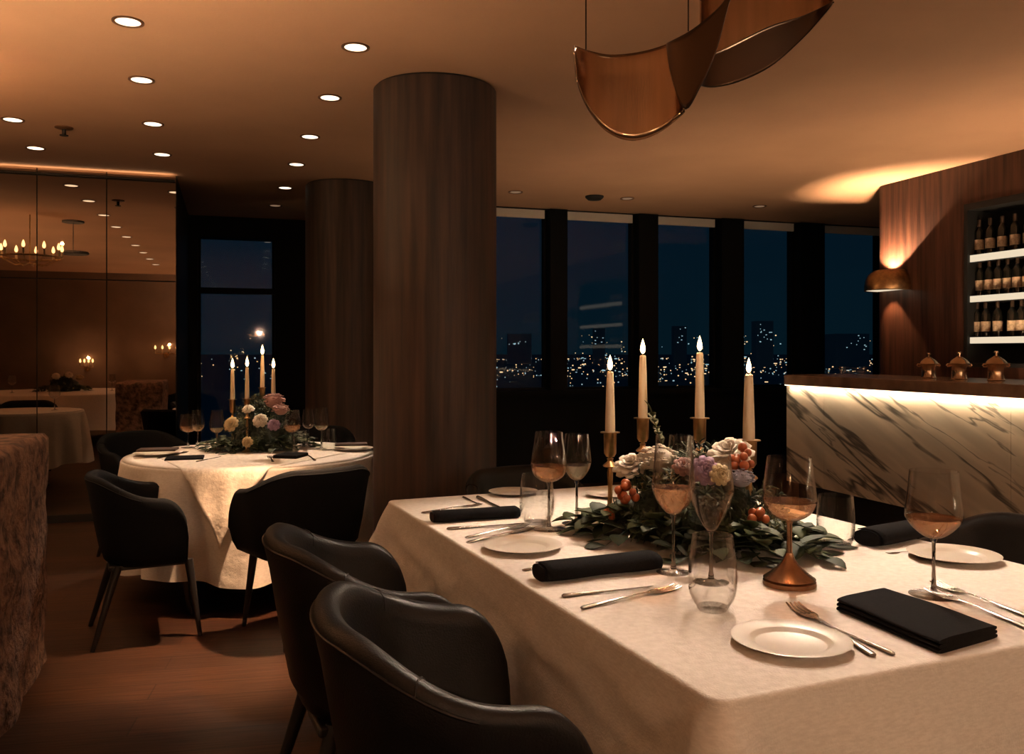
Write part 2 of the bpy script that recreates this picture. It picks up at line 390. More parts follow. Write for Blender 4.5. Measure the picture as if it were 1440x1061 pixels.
for i, (a0, a1) in enumerate(spans):
    wd = struct(empty('window_%d' % (i+1), R((a0+a1)/2, BW+.1, SILL)))
    inv = Matrix.Translation(-Vector(wd.location))
    fr = MB(); t = .022
    for (x0, x1, z0, z1) in ((a0, a0+t, SILL, HEAD), (a1-t, a1, SILL, HEAD), (a0+t, a1-t, SILL, SILL+t), (a0+t, a1-t, HEAD-t, HEAD)): wallbox(fr, x0, x1, BW+.07, BW+.13, z0, z1)
    fr.xf(inv).build('window_frame', 'blackwood', wd, smooth=False)
    wallbox(MB(), a0+t, a1-t, BW+.095, BW+.105, SILL+t, HEAD-t).xf(inv).build('pane', 'pane', wd, smooth=False)
    bl = wallbox(MB(), a0+.024, a1-.024, BW+.04, BW+.065, HEAD-.085, HEAD-.001)  # pale strip inside the pane, standing in for the lit soffit outside
    tag(bl.build('soffit_strip', 'soffit', smooth=False), 'pale grey strip standing for outer lit blind atop the window '+(ordw[i] if i < 5 else 'hidden behind the bar wall'), 'soffit', 'pale window soffit strips')
    post = wallbox(MB(), prev, a0, BW-.06, BW+.2, SILL, HEAD).build('trim_%d' % (i+2), 'blackwood', smooth=False); struct(post)
    prev = a1
struct(wallbox(MB(), prev, AWR, BW, BW+.2, SILL, HEAD).build('trim_20', 'blackwood', smooth=False))

# ---------------- recess window (left, behind round table)
def az(px, py, b): a = a_of(px, b); return a, z_at(py, a, b)
ra0, rzt = az(278, 333, BR); ra1, _ = az(387, 340, BR)
_, rzm = az(330, 405, BR); rzm2 = az(330, 413, BR)[1]; rzb = .25
rl = AME-.3
struct(wallbox(MB(), rl, ra0, BR, BR+.2, 0, ZC).build('wall_recess', 'blackwood', smooth=False))
struct(wallbox(MB(), ra1, ARET, BR, BR+.2, 0, ZC).build('wall_recess_side', 'blackwood', smooth=False))
struct(wallbox(MB(), ra0, ra1, BR, BR+.2, rzt, ZC).build('wall_recess_head', 'blackwood', smooth=False))
struct(wallbox(MB(), ra0, ra1, BR, BR+.2, 0, rzb).build('wall_recess_foot', 'blackwood', smooth=False))
wd = struct(empty('window_20', R((ra0+ra1)/2, BR+.1, rzb))); inv = Matrix.Translation(-Vector(wd.location))
fr = MB()
wallbox(fr, ra0, ra1, BR+.02, BR+.14, rzm2, rzm)
wallbox(fr, ra0, ra0+.03, BR+.05, BR+.14, rzb, rzt); wallbox(fr, ra1-.03, ra1, BR+.05, BR+.14, rzb, rzt)
fr.xf(inv).build('window_frame', 'blackwood', wd, smooth=False)
wallbox(MB(), ra0+.03, ra1-.03, BR+.09, BR+.10, rzm, rzt).xf(inv).build('pane', 'pane', wd, smooth=False)
wallbox(MB(), ra0+.03, ra1-.03, BR+.09, BR+.10, rzb, rzm2).xf(inv).build('pane', 'pane', wd, smooth=False)

# ---------------- columns
def column(name, pxc, hw, py):
    d = (ZC-CAMH)*F/(HY-py); r = hw/F*d; x = (pxc-CX)/F*d
    o = MB().lathe([(r, 0), (r, ZC-.012)], 64).build(name, 'column'); o.location = (x, d, 0); struct(o)
    o2 = MB().lathe([(r-.012, ZC-.012), (r-.012, ZC)], 64).build('trim_column', 'black', o)
    return x, d, r
C1 = column('column', 612, 86, 128)
C2 = column('column', 487, 56, 262)

# ---------------- bar wall with niche
nb0 = b_of(1357, A_BAR); nb1 = nb0-1.7
nzt = z_at(288, A_BAR, nb0); nzb = 1.22
rc = .16; pts = [R(A_BAR, nb0)]
for k in range(9):
    t = k/8*PI/2; pts.append(R(A_BAR+rc-rc*math.cos(t), B_COR-rc+rc*math.sin(t)))
pts += [R(A_BAR+.6, B_COR), R(A_BAR+.6, nb0)]
bw = MB(); bw.prism(pts, 0, ZC)
struct(bw.build('wall_bar', 'barwall', smooth=True, flat_angle=30))
struct(wallbox(MB(), A_BAR, A_BAR+.6, nb1, nb0, nzt, ZC).build('wall_bar_head', 'barwall', smooth=False))
struct(wallbox(MB(), A_BAR, A_BAR+.6, nb1, nb0, 0, nzb).build('wall_bar_foot', 'barwall', smooth=False))
struct(wallbox(MB(), A_BAR, A_BAR+.6, BBACK, nb1, 0, ZC).build('wall_bar_side', 'barwall', smooth=False))
sh = thing('bottle_cabinet', 'black backlit wine cabinet set into the wood wall above the bar', 'cabinet', R(A_BAR, (nb0+nb1)/2, nzb))
inv = Matrix.Translation(-Vector(sh.location))
c = MB(); wallbox(c, A_BAR+.28, A_BAR+.3, nb1, nb0, nzb, nzt); c.xf(inv).build('back_panel', 'black', sh, smooth=False)
c = MB()
wallbox(c, A_BAR-.012, A_BAR+.28, nb0-.035, nb0-.001, nzb, nzt); wallbox(c, A_BAR-.012, A_BAR+.28, nb1, nb1+.035, nzb, nzt)
wallbox(c, A_BAR-.012, A_BAR+.28, nb1+.035, nb0-.035, nzt-.05, nzt-.001); wallbox(c, A_BAR-.012, A_BAR+.28, nb1+.035, nb0-.035, nzb+.001, nzb+.03)
c.xf(inv).build('frame', 'black', sh, smooth=False)
shelf_z = []
for (p0, p1) in ((359, 369), (416.5, 425.5), (474.5, 483.5)):
    z1, z0 = z_at(p0, A_BAR+.02, nb0-.05), z_at(p1, A_BAR+.02, nb0-.05); shelf_z.append(z1)
    s_ = wallbox(MB(), A_BAR+.02, A_BAR+.28, nb1+.035, nb0-.035, z0, z1).xf(inv).build('shelf', 'black', sh, smooth=False)
    wallbox(MB(), A_BAR+.012, A_BAR+.02, nb1+.035, nb0-.035, z0+.001, z1-.001).xf(inv).build('light_strip', 'shelfled', s_, smooth=False)

def bottle_proto(name='wine_bottle'):
    t = thing(name, 'x', 'bottle')
    MB().lathe([(0, .004), (.030, 0), (.036, .006), (.036, .18), (.033, .198), (.016, .222), (.0135, .232), (.0135, .285), (0, .285)], 20).build('body', 'bottle', t)
    MB().lathe([(.0366, .045), (.0366, .125)], 20).build('label_sheet', 'label', t, solid=.0006)
    MB().lathe([(.0143, .232), (.0143, .287), (0, .2875)], 16).build('foil_cap', 'foil', t)
    return t
BP = bottle_proto(); used = False
ordn = ['first', 'second', 'third', 'fourth', 'fifth', 'sixth', 'seventh', 'eighth', 'ninth', 'tenth', 'eleventh', 'twelfth']
rows_px = [[1377, 1392.5, 1409.5, 1427.5, 1446, 1463], [1378, 1391, 1404, 1417, 1431, 1445, 1459], [1374, 1386, 1403, 1423.5, 1436.5, 1450, 1464]]
for r_, (pxs, rn) in enumerate(zip(rows_px, ('top', 'middle', 'bottom'))):
    for k, px in enumerate(pxs):
        b = b_of(px, A_BAR+.085)
        place(BP, used, 'dark cream-labelled wine bottle, %s from the left on the %s cabinet shelf' % (ordn[k], rn), R(A_BAR+.085, b, shelf_z[r_]+.0005), random.uniform(2.6, 3.2), .93, 'wine bottles in the lit cabinet'); used = True

# ---------------- bar counter
zt0, DBAR = 1.05, 0
db = 6.35
e0 = atd(1106, 542, db); ABF, BBF = ab(e0); zlo = max(.12, z_at(676, ABF, BBF)); zled = z_at(541, ABF, BBF)
bar = thing('bar_counter', 'long bar with veined marble front and brown stone top', 'bar', R(ABF+.35, BBF-1.5, 0)); inv = Matrix.Translation(-Vector(bar.location))
BEND = -.6
c = MB(); seams = [BBF, BBF-.42]
while seams[-1] > BEND: seams.append(seams[-1]-1.5)
for s0, s1 in zip(seams, seams[1:]): wallbox(MB(), ABF, ABF+.03, s1+.001, s0-.001, zlo, zled).xf(inv).build('marble_panel', 'marble', bar, smooth=False)
wallbox(MB(), ABF+.03, ABF+.62, BBF-.03, BBF, zlo, zled).xf(inv).build('marble_panel', 'marble', bar, smooth=False)
c = MB(); wallbox(c, ABF+.07, ABF+.62, seams[-1]+.05, BBF-.05, 0, zled-.01); c.xf(inv).build('carcass', 'black', bar, smooth=False)
tp = []; oh = .075; r0 = .22
for k in range(10):
    t = k/9*PI/2; tp.append(R(ABF-oh+r0-r0*math.cos(t), BBF+oh-r0+r0*math.sin(t)))
tp = [R(ABF-oh, seams[-1])]+tp+[R(ABF+.66, BBF+oh), R(ABF+.66, seams[-1])]
MB().prism(tp, zled+.002, zled+.072).xf(inv).build('countertop', 'countertop', bar, smooth=False, bevel=.006)
wallbox(MB(), ABF-.022, ABF-.010, seams[-1]+.05, BBF-.01, zled-.006, zled+.002).xf(inv).build('light_strip', 'led', bar, smooth=False)
ld = bpy.data.lights.new('bar_led', 'AREA'); lo = bpy.data.objects.new('bar_led', ld); COL.objects.link(lo)
ld.shape = 'RECTANGLE'; ld.size = BBF-seams[-1]-.1; ld.size_y = .012; ld.energy = 24; ld.color = (1, .74, .46)
pc = R(ABF-.016, (BBF+seams[-1])/2, zled-.009); lo.location = pc-Vector(bar.location); lo.parent = bar
lo.rotation_euler = (0, 0, TH+PI/2)
ZBAR = zled+.072

# jars
def jar_proto():
    t = thing('copper_jar', 'x', 'jar')
    MB().lathe([(0, 0), (.052, 0), (.054, .005), (.050, .012), (.050, .085), (.056, .098), (.067, .106), (.068, .111), (0, .111)], 24).build('body', 'jarbrass', t)
    ld_ = MB().lathe([(.066, .1115), (.062, .120), (.052, .133), (.036, .146), (.020, .156), (.013, .162), (0, .162)], 24).build('lid', 'jarbrass', t)
    MB().lathe([(.011, .162), (.011, .180), (.018, .183), (.018, .191), (.008, .194), (0, .194)], 16).build('finial', 'jarbrass', ld_)
    for s in (-1, 1): MB().tube([(s*.062, 0, .094), (s*.08, 0, .092), (s*.088, 0, .1), (s*.082, 0, .108), (s*.064, 0, .106)], .006, 8).build('handle', 'jarbrass', t)
    return t
JP = jar_proto()
for k, (px, base, top, nm) in enumerate(((1306, 536, 500, 'left'), (1349, 539, 500, 'middle'), (1401, 541, 499, 'right'))):
    d = (CAMH-ZBAR)*F/(base-HY); d = min(max(d, 5.0), 6.3)
    a_, b_ = ABF+.30, b_of(px, ABF+.30); p = R(a_, b_, ZBAR+.0005)
    place(JP, k > 0, 'ornate lidded copper jar on the bar top, %s of the three' % nm, p, -TH+.3, (base-top)*p.y/F/.194, 'copper jars on the bar')
ash = tag(MB().lathe([(0, 0), (.075, 0), (.085, .01), (.1, .06), (.094, .06), (.08, .014), (0, .012)], 24, closed=False).build('amber_bowl', 'glass'), 'small clear glass bowl on the far end of the bar top', 'bowl')
ash.location = R(ABF+.45, b_of(1199, ABF+.45), ZBAR+.0005)

# wall sconce on the bar wall
sb = b_of(1257, A_BAR); szz = z_at(397, A_BAR, sb)
sc_ = thing('wall_sconce', 'polished brass half-bowl sconce glowing on the wood bar wall', 'wall lamp', R(A_BAR, sb, szz), TH)
def half_bowl(mb, r, h, inner=False):
    prof = [(r, -h*.45), (r*1.0, -h*.2), (r*.96, h*.1), (r*.86, h*.35), (r*.68, h*.55), (r*.5, h*.6)]
    def fn(u, v):
        i = v*(len(prof)-1); k = min(int(i), len(prof)-2); f = i-k; rr = prof[k][0]*(1-f)+prof[k+1][0]*f; zz = prof[k][1]*(1-f)+prof[k+1][1]*f
        a = PI/2+u*PI; return Vector((rr*1.35*math.cos(a), rr*math.sin(a), zz))
    return mb.grid(fn, 28, 16)
half_bowl(MB(), .19, .17).build('shade', 'brass', sc_, solid=.004)
MB().box((-.012, 0, 0), (.022, .09, .11)).build('wall_plate', 'brass', sc_, smooth=False, bevel=.004)
MB().lathe([(0, -.02), (.022, -.02), (.022, .02), (0, .02)], 16, c=(-.10, 0, 0)).build('bulb', 'led', sc_)
db_ = MB(); db_.v = [Vector((0, 0, -.068))]+[Vector((.184*1.33*math.cos(PI/2+PI*k/24), .184*math.sin(PI/2+PI*k/24), -.068)) for k in range(25)]; db_.f = [(0, k, k+1) for k in range(1, 25)]
db_.build('diffuser', 'shelfled', sc_, solid=.004, smooth=False)
lamp('sconce_up', 'SPOT', (-.10, 0, .05), 150, (1, .64, .36), (-.10, 0, 1), .015, 108, .08, sc_)
lamp('sconce_up_wall', 'SPOT', (-.09, 0, .06), 16, (1, .50, .22), (.06, 0, .6), .03, 80, .7, sc_)
lamp('sconce_down', 'SPOT', (-.09, 0, -.078), 18, (1, .50, .22), (.03, 0, -1), .03, 80, .3, sc_)

# unseen copies of the lamp, added on the walls to brighten the ceiling
def added_sconce(p, rz, label, power):
    o = copy_tree(sc_); o.location = p; o.rotation_euler = (0, 0, rz); o['label'] = label; o['group'] = 'added bowl sconces on the walls beside and behind the camera'
    for ch in list(o.children):
        if ch.type == 'LIGHT': bpy.data.objects.remove(ch)
    lamp('sconce_up', 'SPOT', (-.10, 0, .12), power, (1, .66, .38), (-.45, 0, 1), .05, 158, .6, o)
for k, (b_, nm) in enumerate(((nb1-.5, 'nearest the wine cabinet'), (nb1-2.0, 'level with the camera'), (BBACK+.8, 'close to the back corner'))):
    added_sconce(R(A_BAR, b_, 1.95), TH, 'added brass half-bowl sconce on the bar wall right of the frame, '+nm, UP*1.0)
for k, (a_, nm) in enumerate(((1.6, 'middle'), (4.0, 'right part'))):
    added_sconce(R(a_, BBACK, 1.95), TH-PI/2, 'added brass half-bowl sconce high on the %s of the wall behind the camera' % nm, UP)
for k, (b_, nm) in enumerate(((1.0, 'nearer the camera'), (4.6, 'nearer the mirror'))):
    added_sconce(R(ALEFT, b_, 1.95), TH+PI, 'added brass half-bowl sconce on the left wall outside the frame, '+nm, UP*1.4)

# ------------------------------------------------------------------ ceiling fixtures
def downlight_proto():
    t = thing('ceiling_downlight', 'x', 'ceiling light')
    MB().lathe([(.052, 0), (.066, 0), (.066, -.005), (.052, -.004)], 28, closed=True).build('trim_ring', 'trimring', t)
    MB().lathe([(0, -.001), (.052, -.001), (.052, -.0025), (0, -.0025)], 28).build('lens', 'lens', t)
    return t
DP = downlight_proto(); used = False
def downlight(p, label, power, group, angle=95, aim=None, sc=1., color=WARM):
    global used
    o = place(DP, used, label, (p[0], p[1], ZC-.0005), 0, sc, group); used = True
    if power: lamp('downlight_beam', 'SPOT', (p[0], p[1], ZC-.02), power, color, aim or (p[0], p[1], 0), .045, angle, .7)
    return o
rowA = [at(180, 30, ZC), at(199, 112, ZC), at(215, 174, ZC), at(228, 217, ZC)]
rowB = [at(500, 66, ZC), at(464, 137, ZC), at(436, 192, ZC), at(417, 231, ZC), at(401, 264, ZC)]
rowC = [at(18, 168, ZC), at(50, 208, ZC)]
for k, p in enumerate(rowA): downlight(p, '%s nearest glowing downlight in the ceiling row leading to the mirror corner' % ordn[k], 7, 'glowing ceiling downlights')
for k, p in enumerate(rowB): downlight(p, '%s nearest glowing downlight in the ceiling row beside the near column' % ordn[k], [7, 7, 7, 5, 3][k], 'glowing ceiling downlights')
for k, p in enumerate(rowC): downlight(p, '%s glowing ceiling downlight by the left photo edge' % ('nearer', 'farther')[k], 6, 'glowing ceiling downlights')
st = (rowA[3]-rowA[0])/3
for base, n in ((rowA[0], 5), (rowC[0], 7)):
    for k in range(1, n+1):
        p = base-st*k
        if ab(p)[1] > BBACK+.3: downlight(p, 'ceiling downlight over the near room, seen only as a reflection in the mirror wall', 5 if k % 2 else 0, 'reflected ceiling downlights')
# small dim downlights near the windows
def dim_light(px, py, label):
    t = thing('dim_downlight', label, 'ceiling light', at(px, py, ZC)-Vector((0, 0, .0005)), group='unlit ceiling spots near the windows')
    MB().lathe([(.05, 0), (.066, 0), (.066, -.006), (.05, -.004)], 24, closed=True).build('trim_ring', 'trimring', t)
    MB().lathe([(0, -.001), (.05, -.001), (.05, -.0025), (0, -.0025)], 24).build('lens', 'lensdim', t)
dim_light(725, 270, 'dim round ceiling spot just right of the near column')
dim_light(882, 279, 'dim round ceiling spot just right of the dark smoke detector')
dim_light(1068, 290, 'dim round ceiling spot between the detector and the bar wall')
dim_light(387, 289, 'dim round ceiling spot left of the far column')
t = tag(MB().lathe([(.085, 0), (.085, -.012), (.06, -.035), (0, -.04)], 28).build('smoke_detector', 'black'), 'flat dark round smoke detector on the ceiling near the windows', 'smoke detector'); t.location = at(836, 276, ZC)-Vector((0, 0, .0005))
t = thing('fire_sprinkler', 'small dark sprinkler head on the ceiling left of the downlights', 'sprinkler', at(90, 179, ZC)-Vector((0, 0, .0005)))
MB().lathe([(.055, 0), (.055, -.006), (.03, -.014), (0, -.014)], 20).build('escutcheon', 'trimring', t)
c = MB().tube([(0, 0, -.014), (0, 0, -.05)], .012, 10); c.lathe([(0, -.05), (.026, -.05), (.026, -.054), (0, -.054)], 16); c.build('head', 'black', t)

# fill lamps added out of sight to brighten the ceiling
def uplighter(x, y, label, power, zt=1.05):
    t = thing('fill_uplighter', label, 'added fill lamp', (x, y, 0), group='added fill uplighters')
    MB().lathe([(0, 0), (.12, 0), (.12, .015), (0, .015)], 28).build('base', 'black', t)
    MB().tube([(0, 0, .015), (0, 0, zt-.12)], .012, 10).build('pole', 'black', t)
    MB().lathe([(0, zt-.12), (.03, zt-.12), (.09, zt), (.085, zt), (.026, zt-.112), (0, zt-.112)], 28).build('lamp_shade', 'black', t)
    lamp('uplight', 'SPOT', (0, 0, zt-.02), power, (1, .66, .38), (0, 0, 3), .06, 150, 1., t)
uplighter(1.14, 6.8, 'low black fill lamp added by the windows behind the flowers', UP2*.36, .55)
pq = R(ABF+1.0, BBF-1.0); uplighter(pq.x, pq.y, 'slim black fill lamp added behind the marble bar', UP2*.55, .95)
uplighter(-4.9, 2.6, 'slim black fill lamp added left of the stone block outside the frame', UP2*1.9)
uplighter(-1.98, 2.28, 'slim black fill lamp added, hidden behind the rough stone block', UP2*1.7, .9)
uplighter(2.9, .6, 'slim black fill lamp added right of the camera', UP2*1.0)
uplighter(.5, -1.1, 'slim black fill lamp added behind the camera', UP2*1.2)

# ------------------------------------------------------------------ pendant
def curve(ps, n=60):
    # piecewise-linear samples through pixel points with Catmull-Rom smoothing
    out = []; P = [Vector((*p, 0)) for p in ps]
    for i in range(len(P)-1):
        a, b, c_, d = P[max(i-1, 0)], P[i], P[i+1], P[min(i+2, len(P)-1)]
        for k in range(n):
            t = k/n; out.append(.5*((2*b)+(-a+c_)*t+(2*a-5*b+4*c_-d)*t*t+(-a+3*b-3*c_+d)*t*t*t))
    out.append(P[-1]); return out
def y_at(cv, x):
    for p, q in zip(cv, cv[1:]):
        if p.x <= x <= q.x or q.x <= x <= p.x:
            f = 0 if q.x == p.x else (x-p.x)/(q.x-p.x); return p.y+(q.y-p.y)*f
    return cv[0].y if abs(x-cv[0].x) < abs(x-cv[-1].x) else cv[-1].y
def leaf_sheet(top, bot, dfun, nu=40, nv=14):
    ct, cb_ = curve(top, 16), curve(bot, 16); x0, x1 = top[0][0], top[-1][0]
    xa, xb = max(top[0][0], bot[0][0]), min(top[-1][0], bot[-1][0])
    def fn(u, v):
        x = xa+(xb-xa)*(.5-.5*math.cos(PI*u)); yt, yb = y_at(ct, x), y_at(cb_, x); y = yt+(yb-yt)*v
        return atd(x, y, dfun(u))
    return MB().grid(fn, nu, nv)
pd = thing('pendant_lamp', 'large pendant of curved brushed bronze leaves hanging above the near table', 'pendant lamp', atd(920, 60, 2.55))
inv = Matrix.Translation(-Vector(pd.location))
leaf_sheet([(807, 64), (830, 72), (860, 77), (900, 73), (938, 62), (963, 48)], [(807, 66), (812, 115), (828, 155), (855, 186), (890, 198), (928, 186), (963, 158)], lambda u: 2.42+.16*math.sin(PI*min(1, u*1.08)*.75)).xf(inv).build('bronze_leaf', 'bronze', pd, solid=.004)
leaf_sheet([(938, 61), (970, 44), (1000, 21), (1022, -3), (1060, -60)], [(938, 63), (944, 105), (963, 154), (985, 122), (1005, 78), (1016, 40), (1030, -8), (1060, -58)], lambda u: 2.46-.22*u).xf(inv).build('dark_leaf', 'darkbronze', pd, solid=.004)
leaf_sheet([(985, -2), (1020, -60), (1060, -80), (1120, -80), (1178, -14)], [(985, 120), (1005, 122), (1040, 114), (1085, 92), (1130, 52), (1160, 18), (1178, -12)], lambda u: 2.66+.14*math.sin(PI*u)-.12*u).xf(inv).build('bronze_leaf', 'bronze', pd, solid=.004)
leaf_sheet([(985, 83), (1020, 68), (1080, 38), (1130, 22), (1172, 2)], [(985, 121), (1005, 123), (1040, 115), (1085, 93), (1130, 53), (1160, 19), (1172, 4)], lambda u: 2.64+.14*math.sin(PI*u)-.12*u).xf(inv).build('leaf_rim', 'darkbronze', pd, solid=.004)
for (px, py, d) in ((824, 70, 2.46), (968, 44, 2.43), (1090, -60, 2.72)):
    p = atd(px, py, d); MB().tube([p, Vector((p.x, p.y, ZC))], .0022, 8).xf(inv).build('cable', 'darkbronze', pd)
p0 = atd(960, 20, 2.5)
MB().box((p0.x, p0.y, ZC-.02), (.5, .09, .04), .2).xf(inv).build('ceiling_canopy', 'darkbronze', pd, smooth=False, bevel=.006)

# two dark disc pendants over the near-left room, seen in the mirror
def disc_pendant(p, zb, label, power):
    t = thing('disc_pendant', label, 'pendant lamp', (p[0], p[1], ZC))
    MB().lathe([(0, -.0005), (.11, -.0005), (.11, -.02), (0, -.02)], 28).build('ceiling_rose', 'black', t)
    MB().tube([(0, 0, -.02), (0, 0, zb-ZC)], .004, 8).build('rod', 'black', t)
    MB().lathe([(0, 0), (.15, 0), (.16, .012), (.15, .03), (.14, .03), (.14, .012), (0, .012)], 32, c=(0, 0, zb-ZC)).build('shade', 'black', t)
nM = Vector((math.sin(TH), -math.cos(TH), 0)); M0 = R(AME, BM)
def refl(px, py, d):
    p = atd(px, py, d); q = p-nM*(2*((p-M0).dot(nM))); return q
for px, py, pz, nm in ((103, 311, 358, 'dark disc pendant on a thin rod reflected beside the mirror seam'),):
    d_ = (ZC-CAMH)*F/(HY-py); disc_pendant(refl(px, py, d_), CAMH+(HY-pz)/F*d_, nm, 70)

# ------------------------------------------------------------------ chairs
def chair_proto(cover):
    t = thing('tub_chair', 'x', 'chair')
    Wd, Dp, L = .29, .235, .17
    N = 91; arc = Wd*PI/2*2*.98; tot = arc+2*L
    st_ = []
    for i in range(N):
        u_ = i/(N-1); s = tot*(.45*u_+.55*(.5-.5*math.cos(PI*u_)))
        if s < L: p, n = Vector((-Wd, L-s)), Vector((-1, 0))
        elif s > tot-L: p, n = Vector((Wd, s-(tot-L))), Vector((1, 0))
        else:
            a = (s-L)/arc*PI; ex = .86
            ca, sa = math.cos(a), math.sin(a)
            p = Vector((-Wd*math.copysign(abs(ca)**ex, ca), -Dp*abs(sa)**ex)); n = Vector((-ca, -sa)).normalized()
        q = abs(s-tot/2)/(tot/2)                     # 0 at the back, 1 at the arm front
        e = min(1, max(0, (q-.20)/.62)); e = e*e*(3-2*e)
        zt = .80-.10*e
        fr = max(0, (q-.80)/.20); zt -= .17*(1-math.sqrt(max(0, 1-fr*fr)))
        st_.append((p, n, zt, q))
    def sec(i):
        p, n, zt, q = st_[i]; th = .046
        zb = .375; rows = []
        def P(off, z): return Vector((p.x+n.x*off, p.y+n.y*off, z))
        lean = .035*(1-q*.6)
        hh = zt-zb
        def Z(f): return zb+hh*f
        rows = [P(-th-.075, zb), P(-.075, zb-.005), P(-.03, Z(.13)), P(-.008, Z(.40)), P(lean*.55, Z(.78)), P(lean, zt-min(.025, hh*.2)), P(lean-.006, zt-min(.006, hh*.05)), P(lean-.016, zt), P(lean-th*.75, zt-.002), P(lean-th-.004, zt-min(.012, hh*.1)), P(lean-th-.008, zt-min(.04, hh*.3)), P(-th-.01, Z(.42)), P(-th-.05, Z(.18))]
        return rows
    secs = [sec(i) for i in range(N)]; m = MB(); k = len(secs[0])
    m.grid(lambda u, v: secs[round(u*(N-1))][round(v*k) % k], N, k, cv=True)
    m.f += [list(range(k))[::-1], [(N-1)*k+j for j in range(k)]]
    shell = m.build('shell', cover, t, flat_angle=70)
    # stitched piping that follows the outer edge of the rim, and two short arm seams
    for lo_, hi_, side in ((20, N-21, 0),):
        pp = [Vector(secs[i][5])+Vector((0, 0, .004)) for i in range(lo_, hi_+1)]
        MB().tube(pp, .0032, 6).build('piping', cover, shell)
    for i0 in (27, N-28):
        cc = [secs[i0][j]*1.0 for j in (5, 6, 7, 8, 9, 10)]
        cc = [Vector((c_.x*1.004, c_.y*1.004, c_.z+.0015)) for c_ in cc]
        MB().tube(cc, .002, 6).build('seam', cover, shell)
    def cush(u, v):
        a = 2*PI*u; ex = .55; ca, sa = math.cos(a), math.sin(a)
        r = math.sin(PI*v)**.4 if 0 < v < 1 else 0
        z = .425-.055*math.copysign(abs(math.cos(PI*v))**.7, math.cos(PI*v))
        return Vector((.212*r*math.copysign(abs(ca)**ex, ca), .0+.195*r*math.copysign(abs(sa)**ex, sa), z))
    MB().grid(cush, 40, 14, cu=True).build('seat', cover, t, flat_angle=180)
    MB().box((0, 0, .365), (.36, .34, .025)).build('seat_frame', 'legs', t, smooth=False, bevel=.008)
    for sx_, sy_, ox, oy in ((-1, 1, .03, .05), (1, 1, .03, .05), (-1, -1, .05, .11), (1, -1, .05, .11)):
        x, y = .165*sx_, (.185 if sy_ > 0 else -.13)
        MB().tube([(x+ox*sx_, y+oy*sy_, 0), (x, y, .375)], [.011, .021], 14).build('leg', 'legs', t)
    return t
LC = chair_proto('leather'); FC = chair_proto('fabric'); lused = fused = False
def chair(kind, x, y, face, label, group, sc=1.):
    """face = direction vector the sitter looks along"""
    global lused, fused
    rz = math.atan2(face[1], face[0])-PI/2
    if kind == 'leather': o = place(LC, lused, label, (x, y, 0), rz, sc, group); lused = True
    else: o = place(FC, fused, label, (x, y, 0), rz, sc, group); fused = True
    return o

# ------------------------------------------------------------------ tables and cloths
ZT, ZR = .78, .74
N0 = at(1010, 985, ZT); L0 = at(548, 704, ZT); e1 = (L0-N0).normalized(); e2 = Vector((e1.y, -e1.x, 0))
TL = (L0-N0).length; TW = (at(1440, 795, ZT)-N0).dot(e2)
tcen = N0+e1*TL/2+e2*TW/2; trz = math.atan2(e2.y, e2.x)
def tl(u, v, z=ZT): return N0+e2*u+e1*v+Vector((0, 0, z-ZT))

